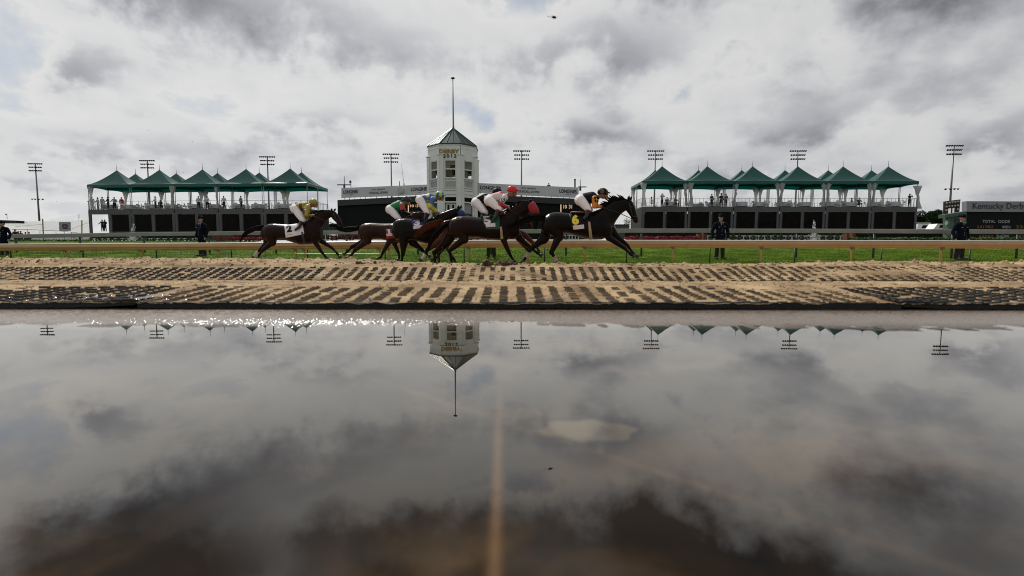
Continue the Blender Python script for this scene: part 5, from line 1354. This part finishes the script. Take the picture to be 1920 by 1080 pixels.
def number(h, name, txt, quad, m, eps=.026, bold=.03, parent=None, bvh=None):
    C, Y = h['C'], h['Y']; q_ = [C(x, y, Y - .28) for x, y in quad]; vs, fs = text_geo(txt, 1, bold, sub=2); xs = [v.x for v in vs]; ys = [v.y for v in vs]; out = []
    for v in vs:
        p = bil(q_, (v.x - min(xs)) / (max(xs) - min(xs)), 1 - (v.y - min(ys)) / (max(ys) - min(ys))); c = cast(bvh or h['bvh'], p, eps)
        out.append(c if c is not None else p)
    return MB().add(out, fs).build(name, m, parent or h['root'])
def strip(h, name, pts, m, r=.012, flat=True):
    C, Y, bv = h['C'], h['Y'], h['bvh']; q_ = []
    for i in range(len(pts) - 1):
        for t_ in (0, .25, .5, .75): 
            a_ = C(*pts[i], Y - .2).lerp(C(*pts[i + 1], Y - .2), t_); c = cast(bv, a_, .012); 
            if c is not None: q_.append(c)
    c = cast(bv, C(*pts[-1], Y - .2), .012)
    if c is not None: q_.append(c)
    if len(q_) > 1: return MB().tube(q_, r, .008, n=8).build(name, m, h['root'], True)
# ------------------------------------------------------------------ jockeys
def jockey(label, C, Y, J, silks, sleeve, cap_m, boot_cuff, helmet_m2=None, face=True, hide_far=False, pants=breeches_m, silk_fn=None):
    """J: dict of crop points head hip shoulder elbow hand knee ankle toe"""
    g_ = lambda k_, dy=0: C(*J[k_], Y + dy)
    hip, sh, hd = g_('hip'), g_('shoulder'), g_('head'); root = thing('person', label, 'person', (hip.x, Y, hip.z - .5), 'jockeys crouching over their horses')
    waist = hip.lerp(sh, .42) + Vector((-.01, 0, .035)); chest = hip.lerp(sh, .78) + Vector((0, 0, .03))
    b = MB(); b.capsule_chain([hip, waist, chest, sh], [.125, .10, .125, .085], [.14, .12, .15, .13])
    b.tube([sh, sh.lerp(hd, .6)], [.06, .055])
    hx = .086; fwd = Vector((.94, 0, -.34))
    b.ball(hd, (.098, .076, .105), 14, 10); b.capsule_chain([hd + Vector((.03, 0, -.04)), hd + Vector((.07, 0, -.085))], [.06, .035], [.055, .035]); b.ball(hd + Vector((.105, 0, -.045)), (.022, .014, .02), 6, 5)
    for e in (-1, 1):
        b.ball(hd + Vector((-.01, e * .075, -.02)), (.02, .012, .03), 6, 5)
    arms = []
    for e in (-1, 1):
        dx_ = 0 if e < 0 else .05
        S_, E_, H_ = g_('shoulder', e * .17), g_('elbow', e * .24) + Vector((dx_, 0, 0)), g_('hand', e * .09) + Vector((dx_, 0, 0))
        b.capsule_chain([S_, E_, H_], [.052, .042, .028]); b.ball(H_ + (H_ - E_).normalized() * .04, (.042, .032, .042), 8, 6)
        hdn = (H_ - E_).normalized()
        for k in range(4):
            o_ = H_ + hdn * .07 + Vector((.0, (k - 1.5) * .018, 0)); b.capsule_chain([o_, o_ + hdn * .025 + Vector((0, 0, -.02)), o_ + Vector((-.012, 0, -.045))], [.010, .0095, .009], n=6)
        b.capsule_chain([H_ + hdn * .03 + Vector((0, -e * .03, .02)), H_ + hdn * .07 + Vector((0, -e * .03, .015))], [.012, .010], n=6)
        arms.append((S_, E_, H_))
    legs_ = []
    for e in (-1, 1):
        dx_ = 0 if e < 0 else .04
        hp_, kn, an, to = g_('hip', e * .08), g_('knee', e * .27) + Vector((dx_, 0, 0)), g_('ankle', e * .30) + Vector((dx_, 0, 0)), g_('toe', e * .30) + Vector((dx_, 0, 0))
        b.capsule_chain([hp_, hp_.lerp(kn, .5), kn, an], [.10, .085, .055, .036]); b.capsule_chain([an, to], [.035, .028]); legs_.append((hp_, kn, an, to))
    put(fuse(b, .010, 3), 'body', skin_shade, root)
    t_ = MB(); t_.capsule_chain([hip, waist, chest, sh], [.142, .128, .150, .105], [.155, .145, .172, .15])
    t_.capsule_chain([g_('shoulder', -.14), g_('shoulder', .14)], [.085, .085])
    s2 = MB()
    for S_, E_, H_ in arms: s2.capsule_chain([S_, E_, E_.lerp(H_, .85)], [.078, .064, .046])
    torso_me = fuse(t_, .012, 4); hx0 = hip.lerp(sh, .16)
    bm = bmesh.new(); bm.from_mesh(torso_me); ax = (sh - hip).normalized()
    bmesh.ops.bisect_plane(bm, geom=bm.verts[:] + bm.edges[:] + bm.faces[:], plane_co=hx0, plane_no=ax, clear_inner=True); bm.to_mesh(torso_me); bm.free()
    tb = bvh_of(torso_me)
    silk = silks if isinstance(silks, list) else [silks]
    put(torso_me, 'jersey', silk, root, silk_fn(hip, sh) if silk_fn else None)
    sleeve_me = fuse(s2, .012, 3); sb_ = bvh_of(sleeve_me)
    slv = sleeve if isinstance(sleeve, list) else [sleeve]
    def sleeve_fn(c):
        S_, E_, _ = arms[0]; A = np.array([S_.x, S_.z]); B_ = np.array([E_.x, E_.z]); v = B_ - A; t3 = ((c[:, [0, 2]] - A) @ v) / (v @ v); return (t3 > .62).astype(int) if len(slv) > 1 else np.zeros(len(c))
    put(sleeve_me, 'sleeves', slv, root, sleeve_fn)
    p_ = MB(); p_.capsule_chain([hip - (sh - hip) * .02, hip.lerp(sh, .12)], [.150, .140], [.165, .15])
    for hp_, kn, an, to in legs_: p_.capsule_chain([hp_, hp_.lerp(kn, .5), kn, kn.lerp(an, .25)], [.122, .108, .074, .058])
    put(fuse(p_, .012, 4), 'breeches', pants, root)
    for hp_, kn, an, to in legs_:
        bo = MB(); bo.capsule_chain([kn.lerp(an, .26), kn.lerp(an, .6), an, an + (an - kn).normalized() * .02], [.064, .058, .046, .045]); bo.capsule_chain([an, to], [.046, .034])
        o = put(fuse(bo, .011, 2), 'boot', leather, root); MB().tube([kn.lerp(an, .16), kn.lerp(an, .38)], [.068, .067], n=14).build('boot_cuff', boot_cuff, o, True)
    hm = MB(); c = hd + Vector((-.012, 0, .045)); rz = Matrix.Rotation(R(14), 3, 'Y')
    hm.ball(c, (.132, .108, .112), 20, 12, M=rz)
    o_ = hm.v; keep = []
    cap_mb = hm.mesh('helmet', cap_m if isinstance(cap_m, list) else [cap_m], wloc(root), True)
    bm = bmesh.new(); bm.from_mesh(cap_mb)
    bmesh.ops.bisect_plane(bm, geom=bm.verts[:] + bm.edges[:] + bm.faces[:], plane_co=c - wloc(root) + Vector((0, 0, -.045)), plane_no=Vector((.22, 0, 1)), clear_inner=True)
    if isinstance(cap_m, list):
        for f_ in bm.faces:
            a_ = math.atan2(f_.calc_center_median().x - (c - wloc(root)).x, -(f_.calc_center_median().y)); f_.material_index = int((a_ + math.pi) / (math.pi / 4)) % len(cap_m)
    bm.to_mesh(cap_mb); bm.free(); ho = link_mesh('helmet', cap_mb, root)
    sl = ho.modifiers.new('t', 'SOLIDIFY'); sl.thickness = .012; sl.offset = 0
    MB().tube([hd + Vector((.085, 0, .062)), hd + Vector((.165, 0, .035))], [.016, .008], [.085, .060], n=12).build('peak', (cap_m[0] if isinstance(cap_m, list) else cap_m), ho, True)
    MB().tube([hd + Vector((.085, -.05, -.0)), hd + Vector((.10, 0, 0)), hd + Vector((.085, .05, 0))], [.022] * 3, [.014] * 3, n=8, L=(1, 0, 0)).build('goggles', mat('goggle lens', (.02, .02, .02), .1), root, True)
    MB().tube([hd + Vector((-.0, -.083, .02)), hd + Vector((.045, -.055, -.10))], .008, n=6).build('chin_strap', leather, root)
    hb = dict(root=root, C=C, Y=Y, bvh=sb_)
    return hb, arms, legs_

black = mat('black silk', (.006, .006, .007), .5, var=.2, spec=.15)
# ---- front horse, number six
bay_blk = coat('near black coat', (.004, .003, .003), (.011, .006, .005), .30)
pts_blk = mat('black points', (.005, .004, .004), .5, spec=.12)
H6 = horse('nearly black racehorse leading at full stretch, yellow number six on its cloth', C5, 12.0,
    [(350, 500, 580, .09), (366, 452, 610, .16), (395, 412, 632, .22), (440, 384, 645, .26), (500, 370, 648, .275), (570, 370, 632, .27), (650, 378, 622, .265), (740, 385, 645, .29), (860, 384, 680, .30), (980, 352, 697, .28), (1070, 320, 694, .23), (1140, 330, 668, .17), (1190, 390, 620, .11)],
    [(1085, 470, .30, .17), (1165, 385, .235, .13), (1245, 315, .195, .10), (1330, 280, .15, .085)],
    [(1385, 268, .115, .085), (1412, 325, .118, .095), (1440, 385, .090, .07), (1462, 437, .072, .055), (1476, 470, .062, .052)],
    [('h', 'n', [(500, 560), (560, 660), (470, 845), (530, 955), (572, 1012)]), ('h', 'f', [(440, 540), (380, 690), (225, 800), (165, 905), (118, 978)]),
     ('f', 'n', [(1130, 560), (1150, 670), (1345, 800), (1418, 872), (1455, 895)]), ('f', 'f', [(1150, 540), (1230, 640), (1375, 765), (1450, 868), (1500, 898)])],
    [(1385, 225, 12, -58), (1402, 228, 28, -52)], bay_blk, pts_blk,
    [(395, 425, .05), (300, 425, .08), (180, 440, .10), (90, 475, .10), (20, 520, .08), (-60, 540, .04)],
    [(1080, 285, .10), (1140, 252, .14), (1200, 215, .17), (1270, 195, .17), (1340, 200, .14), (1380, 218, .08)], wraps=(0, 1))
yel = mat('yellow cloth', (.85, .68, .05), .6, var=.04); patch(H6, 'saddle_cloth', [(682, 386), (905, 388), (905, 575), (712, 578)], black)
number(H6, 'number', '6', [(700, 397), (790, 392), (803, 512), (722, 522)], yel, bold=.07)
cw = mat('white cloth strip', (.72, .66, .70), .7); patch(H6, 'cloth_strip', [(723, 528), (856, 514), (860, 562), (732, 577)], cw, eps=.024)
patch(H6, 'girth', [(905, 480), (932, 480), (962, 695), (922, 700)], mat('tan girth', (.42, .33, .20), .7), eps=.018, nu=3)
strip(H6, 'bridle', [(1395, 262), (1440, 420)], leather); strip(H6, 'bridle', [(1428, 415), (1480, 420)], leather)
MB().tube([C5(1462, 462, 11.93), C5(1270, 375, 11.88), C5(1065, 305, 11.90)], .009, n=6).build('rein', leather, H6['root'])
MB().tube([C5(700, 372, 12.0), C5(800, 374, 12.0), C5(880, 372, 12.0)], [.02, .03, .05], [.18, .20, .20], n=10).build('saddle', mat('saddle leather', (.16, .05, .05), .5), H6['root'], True)
orange = mat('orange silk', (.62, .20, .012), .5, var=.08)
J6, a6, l6 = jockey('jockey in black with orange sleeves and white breeches on the front horse', C5, 12.0,
    dict(head=(1088, 158), hip=(818, 222), shoulder=(985, 205), elbow=(982, 296), hand=(1050, 302), knee=(912, 338), ankle=(890, 405), toe=(860, 445)), black, orange, [black, mat('dark gold silk', (.10, .07, .02), .5)], maroon)
number(J6, 'arm_band', 'I', [(978, 182), (1036, 186), (1030, 250), (986, 246)], black, eps=.012, bold=.4)
number(J6, 'number', '6', [(996, 192), (1022, 194), (1018, 230), (998, 228)], yel, eps=.03, bold=.03)
# ---- number five
brown = coat('dark brown coat', (.008, .004, .003), (.026, .009, .005), .32)
H5 = horse('dark brown racehorse with a green number five cloth and a red hood', C4, 12.55,
    [(508, 525, 620, .10), (524, 480, 650, .16), (555, 445, 670, .22), (610, 422, 682, .26), (680, 412, 680, .275), (760, 416, 668, .27), (860, 428, 672, .285), (980, 430, 695, .30), (1100, 395, 702, .29), (1200, 365, 700, .25), (1290, 375, 690, .19), (1360, 430, 660, .12)],
    [(1240, 480, .29, .17), (1305, 405, .24, .13), (1375, 345, .21, .11), (1435, 300, .17, .09)],
    [(1490, 285, .12, .088), (1530, 350, .12, .095), (1555, 420, .095, .072), (1562, 495, .075, .058), (1558, 545, .066, .054)],
    [('h', 'n', [(640, 580), (700, 690), (525, 825), (545, 930), (565, 990)]), ('h', 'f', [(600, 560), (480, 740), (345, 850), (350, 940), (362, 1000)]),
     ('f', 'n', [(1220, 600), (1170, 700), (1240, 860), (1292, 950), (1340, 990)]), ('f', 'f', [(1300, 580), (1370, 690), (1510, 805), (1575, 855), (1625, 885)])],
    [(1485, 235, 5, -20), (1498, 238, 16, -24)], brown, pts_blk,
    [(535, 490, .05), (470, 520, .08), (390, 590, .10), (330, 670, .10), (290, 750, .09), (250, 850, .05)],
    [(1180, 355, .05), (1240, 310, .06), (1320, 250, .06), (1400, 222, .05), (1460, 220, .03)])
greenc = mat('green cloth', (.006, .07, .045), .6); patch(H5, 'saddle_cloth', [(888, 408), (1120, 408), (1125, 575), (965, 572)], greenc)
nwh = mat('white number', (.80, .78, .82), .7)
number(H5, 'number', '5', [(912, 420), (1010, 416), (1022, 508), (948, 512)], nwh, bold=.06)
patch(H5, 'cloth_strip', [(952, 508), (1072, 494), (1074, 540), (966, 548)], cw, eps=.026)
patch(H5, 'girth', [(1125, 540), (1150, 540), (1168, 685), (1135, 690)], mat('tan girth', (.42, .33, .20), .7), eps=.018, nu=3)
redh = mat('red hood cloth', (.32, .012, .018), .6, var=.2, scale=8)
hp5 = H5['hpts']; MB().tube([hp5[0] + Vector((-.03, 0, .05)), hp5[0], hp5[1], hp5[1].lerp(hp5[2], .75)], [.10, .135, .132, .112], [.07, .102, .108, .09], n=16).build('hood', redh, H5['root'], True)
MB().tube([hp5[3] + Vector((.02, -.06, 0)), C4(1330, 400, 12.38), C4(1215, 318, 12.4)], .009, n=6).build('rein', leather, H5['root'])
redsilk = mat('red silk', (.45, .015, .02), .5); whitesilk = mat('white silk', (.66, .60, .62), .6)
def back_fn(hip, sh):
    def f(c):
        ax = np.array([sh.x - hip.x, sh.z - hip.z]); L2 = np.linalg.norm(ax); ax = ax / L2; d = c[:, [0, 2]] - np.array([hip.x, hip.z]); perp = d @ np.array([-ax[1], ax[0]]); return (perp > .11).astype(int)
    return f
J5, a5, l5 = jockey('jockey in white and red silks with a bright red helmet', C4, 12.55,
    dict(head=(1278, 128), hip=(1005, 228), shoulder=(1180, 192), elbow=(1125, 282), hand=(1218, 310), knee=(1118, 330), ankle=(1075, 420), toe=(1040, 462)), [whitesilk, redsilk], [whitesilk, redsilk], mat('red helmet', (.55, .012, .02), .3), maroon, silk_fn=back_fn)
number(J5, 'arm_band', 'I', [(1140, 200), (1188, 204), (1180, 248), (1146, 246)], mat('dark green band', (.01, .04, .02), .5), eps=.012, bold=.4)
number(J5, 'number', '5', [(1150, 205), (1175, 207), (1170, 240), (1152, 238)], nwh, eps=.03)
# ---- chestnut behind number five
chest = coat('chestnut coat', (.05, .014, .006), (.16, .05, .018), .33)
H4 = horse('reddish chestnut racehorse mostly hidden behind the horse with the green cloth', C4, 13.35,
    [(418, 520, 610, .10), (435, 485, 650, .17), (470, 466, 680, .23), (540, 455, 690, .26), (640, 455, 680, .26), (740, 458, 680, .27), (860, 460, 695, .28), (980, 430, 695, .27), (1080, 405, 690, .23), (1160, 420, 670, .17), (1220, 480, 630, .11)],
    [(1110, 500, .26, .16), (1190, 430, .21, .12), (1270, 370, .17, .10), (1340, 345, .14, .085)],
    [(1395, 345, .11, .085), (1430, 400, .11, .09), (1460, 460, .085, .068), (1480, 520, .068, .052), (1490, 545, .06, .05)],
    [('h', 'n', [(490, 570), (440, 690), (262, 815), (215, 905), (172, 945)]), ('h', 'f', [(520, 570), (500, 730), (395, 860), (398, 945), (402, 985)]),
     ('f', 'n', [(1180, 580), (1330, 660), (1470, 830), (1425, 920), (1388, 985)]), ('f', 'f', [(1200, 560), (1420, 640), (1560, 770), (1590, 830), (1605, 862)])],
    [(1390, 300, 5, -20), (1400, 300, 12, -20)], chest, coat('chestnut leg', (.03, .009, .005), (.07, .022, .010)),
    [(440, 480, .05), (370, 500, .07), (290, 530, .09), (210, 570, .10), (150, 620, .09), (105, 665, .04)], None,
    tailm=mat('chestnut hair', (.06, .014, .005), .6, col2=(.12, .032, .010), scale=9, spec=.1), socks=(0,), wraps=(2,), showhead=False)
J4, a4, l4 = jockey('jockey with grey and black silks half hidden behind the red helmeted one', C4, 13.35,
    dict(head=(1100, 150), hip=(848, 252), shoulder=(960, 205), elbow=(980, 300), hand=(1080, 320), knee=(940, 370), ankle=(905, 455), toe=(880, 500)), [black, mat('grey white silk', (.40, .38, .36), .6)], black, black, leather, silk_fn=back_fn)
# ---- number three
dkbay = coat('black brown coat', (.004, .003, .003), (.013, .007, .006), .30)
H3 = horse('black brown racehorse with a blue number three cloth and blue blinkers', C3, 14.1,
    [(736, 525, 625, .10), (750, 487, 665, .16), (780, 460, 695, .22), (830, 444, 712, .25), (890, 440, 715, .26), (960, 446, 705, .26), (1040, 455, 715, .28), (1140, 455, 745, .29), (1230, 425, 745, .26), (1310, 415, 730, .21), (1370, 450, 690, .13)],
    [(1290, 500, .23, .15), (1360, 440, .19, .12), (1430, 400, .155, .10), (1490, 370, .13, .085)],
    [(1528, 355, .10, .08), (1560, 395, .10, .085), (1590, 445, .08, .065), (1615, 490, .066, .052), (1625, 515, .06, .05)],
    [('h', 'n', [(860, 620), (870, 740), (860, 870), (845, 950), (835, 995)]), ('h', 'f', [(900, 600), (980, 730), (1085, 815), (1140, 860), (1185, 900)]),
     ('f', 'n', [(1280, 600), (1240, 720), (1300, 850), (1250, 920), (1200, 940)]), ('f', 'f', [(1300, 600), (1340, 720), (1420, 850), (1470, 930), (1500, 985)])],
    [(1520, 325, 4, -42), (1545, 325, 12, -45)], dkbay, pts_blk, None,
    [(1210, 432, .06), (1290, 400, .07), (1380, 365, .07), (1460, 335, .05), (1510, 325, .03)])
bluec = mat('blue cloth', (.015, .02, .14), .6); patch(H3, 'saddle_cloth', [(965, 448), (1112, 448), (1110, 562), (982, 585)], bluec)
number(H3, 'number', '3', [(982, 455), (1062, 452), (1066, 525), (992, 528)], nwh, bold=.06); patch(H3, 'cloth_strip', [(985, 532), (1092, 520), (1092, 556), (988, 568)], cw, eps=.026)
hp3 = H3['hpts']; MB().tube([hp3[0], hp3[1], hp3[1].lerp(hp3[2], .7)], [.108, .112, .098], [.09, .097, .082], n=16).build('blinkers', mat('blue blinkers', (.006, .018, .12), .6), H3['root'], True)
bluesilk = mat('blue silk', (.03, .13, .38), .5, var=.1); yelsilk = mat('yellow silk', (.55, .48, .03), .5)
def block_fn(hip, sh):
    def f(c): return ((np.sin(c[:, 0] * 31 + 1.0) + np.sin(c[:, 2] * 37 + c[:, 0] * 9)) > .75).astype(int)
    return f
J3, a3, l3 = jockey('jockey in blue and yellow blocks with a blue and lime helmet', C3, 14.1,
    dict(head=(1302, 186), hip=(1072, 222), shoulder=(1215, 215), elbow=(1180, 305), hand=(1255, 368), knee=(1148, 372), ankle=(1128, 430), toe=(1122, 490)), [bluesilk, yelsilk], [bluesilk, yelsilk],
    [mat('lime helmet', (.35, .60, .08), .4), mat('blue helmet', (.02, .07, .32), .4), mat('white helmet', (.6, .62, .6), .4), MATS['blue helmet']] if False else [mat('lime helmet', (.35, .60, .08), .4), mat('blue helmet', (.02, .07, .32), .4)], leather, silk_fn=block_fn)
# ---- number one
bay = coat('bay coat', (.014, .006, .004), (.055, .020, .010), .34)
H1 = horse('bay racehorse with a red number one cloth, its head hidden', C3, 14.9,
    [(336, 570, 650, .10), (348, 538, 675, .16), (375, 514, 692, .22), (420, 499, 702, .25), (480, 494, 700, .26), (550, 497, 688, .26), (640, 502, 700, .28), (740, 500, 730, .29), (840, 480, 735, .27), (930, 470, 720, .21), (990, 500, 680, .13)],
    [(900, 540, .23, .15), (960, 470, .19, .12), (1015, 425, .16, .10), (1070, 410, .13, .085)],
    [(1100, 425, .10, .08), (1120, 470, .10, .085), (1140, 520, .08, .065), (1150, 560, .066, .052), (1155, 580, .06, .05)],
    [('h', 'n', [(420, 620), (440, 710), (290, 820), (245, 880), (195, 918)]), ('h', 'f', [(420, 620), (400, 720), (255, 780), (200, 835), (158, 868)]),
     ('f', 'n', [(800, 620), (690, 730), (622, 850), (598, 905), (552, 925)]), ('f', 'f', [(850, 620), (760, 740), (808, 850), (820, 900), (800, 945)])],
    [(1100, 385, 4, -10), (1110, 385, 8, -10)], bay, pts_blk,
    [(365, 545, .05), (300, 565, .06), (230, 570, .075), (170, 575, .07), (110, 572, .06), (40, 560, .03)],
    [(900, 440, .05), (950, 410, .07), (1010, 375, .08), (1060, 365, .08), (1095, 380, .05)], showhead=False)
patch(H1, 'saddle_cloth', [(655, 570), (780, 565), (780, 675), (662, 690)], mat('red cloth', (.25, .01, .02), .6), eps=.016)
number(H1, 'number', '1', [(675, 572), (703, 570), (712, 622), (688, 624)], nwh, bold=.05); patch(H1, 'cloth_strip', [(664, 625), (735, 618), (737, 650), (668, 655)], cw, eps=.026)
greensilk = mat('green silk', (.012, .19, .06), .5, var=.1)
J1, a1, l1 = jockey('jockey in emerald green silks with a black helmet, second from the left', C3, 14.9,
    dict(head=(905, 240), hip=(712, 335), shoulder=(848, 285), elbow=(860, 370), hand=(945, 395), knee=(800, 440), ankle=(785, 510), toe=(770, 560)), greensilk, [mat('red patch silk', (.40, .03, .03), .5), black], leather, leather)
# ---- number two
bay2 = coat('dark bay coat', (.009, .004, .003), (.032, .012, .007), .33)
H2 = horse('dark bay racehorse running last, black number two on a white cloth', C2, 15.1,
    [(435, 745, 790, .10), (445, 715, 810, .16), (468, 688, 822, .22), (505, 672, 828, .25), (555, 668, 822, .26), (620, 673, 812, .26), (690, 676, 830, .28), (780, 665, 858, .29), (860, 630, 855, .27), (930, 615, 845, .21), (975, 660, 815, .13)],
    [(895, 700, .26, .15), (940, 640, .215, .12), (985, 600, .17, .10), (1035, 580, .135, .085)],
    [(1075, 580, .105, .085), (1100, 610, .11, .09), (1125, 645, .085, .068), (1145, 678, .07, .054), (1155, 698, .062, .05)],
    [('h', 'n', [(500, 760), (530, 840), (448, 905), (412, 950), (400, 985)]), ('h', 'f', [(480, 760), (490, 840), (425, 900), (385, 940), (352, 982)]),
     ('f', 'n', [(900, 780), (920, 840), (975, 925), (1008, 965), (1030, 990)]), ('f', 'f', [(920, 780), (970, 825), (1065, 885), (1118, 940), (1142, 975)])],
    [(1066, 555, -2, -25), (1088, 553, 12, -22)], bay2, pts_blk,
    [(455, 700, .05), (400, 705, .06), (345, 725, .075), (295, 750, .07), (262, 785, .06), (240, 830, .03)],
    [(880, 575, .05), (930, 550, .07), (980, 545, .08), (1030, 545, .08), (1065, 560, .05)], socks=(1,))
patch(H2, 'saddle_cloth', [(638, 684), (802, 662), (818, 762), (652, 798)], mat('white saddle cloth', (.78, .75, .80), .7))
number(H2, 'number', '2', [(655, 685), (705, 680), (708, 742), (660, 748)], black, bold=.06); number(H2, 'cloth_text', 'IIIIIIII', [(664, 768), (706, 762), (707, 768), (665, 775)], mat('grey print', (.15, .15, .15), .7), bold=.0)
patch(H2, 'girth', [(790, 745), (808, 745), (832, 850), (812, 852)], mat('navy girth', (.02, .03, .07), .7), eps=.018, nu=3)
strip(H2, 'bridle', [(1075, 575), (1130, 672)], leather)
MB().tube([C2(1145, 690, 15.02), C2(1000, 640, 14.9), C2(905, 600, 14.95)], .009, n=6).build('rein', leather, H2['root'])
olive = mat('olive yellow silk', (.34, .27, .02), .5, var=.1); obrown = mat('brown silk', (.05, .03, .012), .5)
def band_fn(hip, sh):
    def f(c):
        ax = np.array([sh.x - hip.x, sh.z - hip.z]); t_ = ((c[:, [0, 2]] - np.array([hip.x, hip.z])) @ ax) / (ax @ ax); return ((t_ > .45) & (t_ < .72)).astype(int)
    return f
J2, a2, l2 = jockey('jockey in olive yellow silks with a brown band on the last horse', C2, 15.1,
    dict(head=(905, 492), hip=(738, 535), shoulder=(852, 520), elbow=(838, 590), hand=(888, 595), knee=(802, 640), ankle=(775, 695), toe=(738, 725)), [olive, obrown], olive, mat('olive helmet', (.28, .24, .02), .4), leather, silk_fn=band_fn)
number(J2, 'number', '2', [(812, 515), (840, 515), (838, 548), (812, 548)], nwh, eps=.02, bold=.05)
# ---- dirt thrown up by the hooves
def flying():
    r = random.Random(31); mb = MB()
    for px, py, Y, n, sx, sy in ((1045, 482, 12.2, 26, 16, 9), (965, 482, 12.4, 30, 20, 9), (840, 478, 12.6, 34, 22, 10), (795, 484, 13.4, 30, 20, 7), (650, 480, 14.8, 26, 16, 9), (480, 480, 15.1, 24, 16, 8), (300, 330, 14, 22, 130, 60), (700, 440, 13.5, 14, 90, 30)):
        for i in range(n):
            p = P(px + r.gauss(0, sx), min(py + r.gauss(0, sy), 498), Y + r.uniform(-.4, .4)); s_ = r.uniform(.006, .020) * (.5 if n in (22, 14) else 1)
            mb.ball(p, (s_ * r.uniform(.7, 1.5), s_, s_ * r.uniform(.6, 1.1)), 5, 4)
    tag(mb.build('flying_dirt', mat('flying dirt', (.03, .018, .009), .9, col2=(.14, .09, .05), scale=9)), 'bits of dirt thrown up behind the galloping hooves', kind='stuff')
flying()
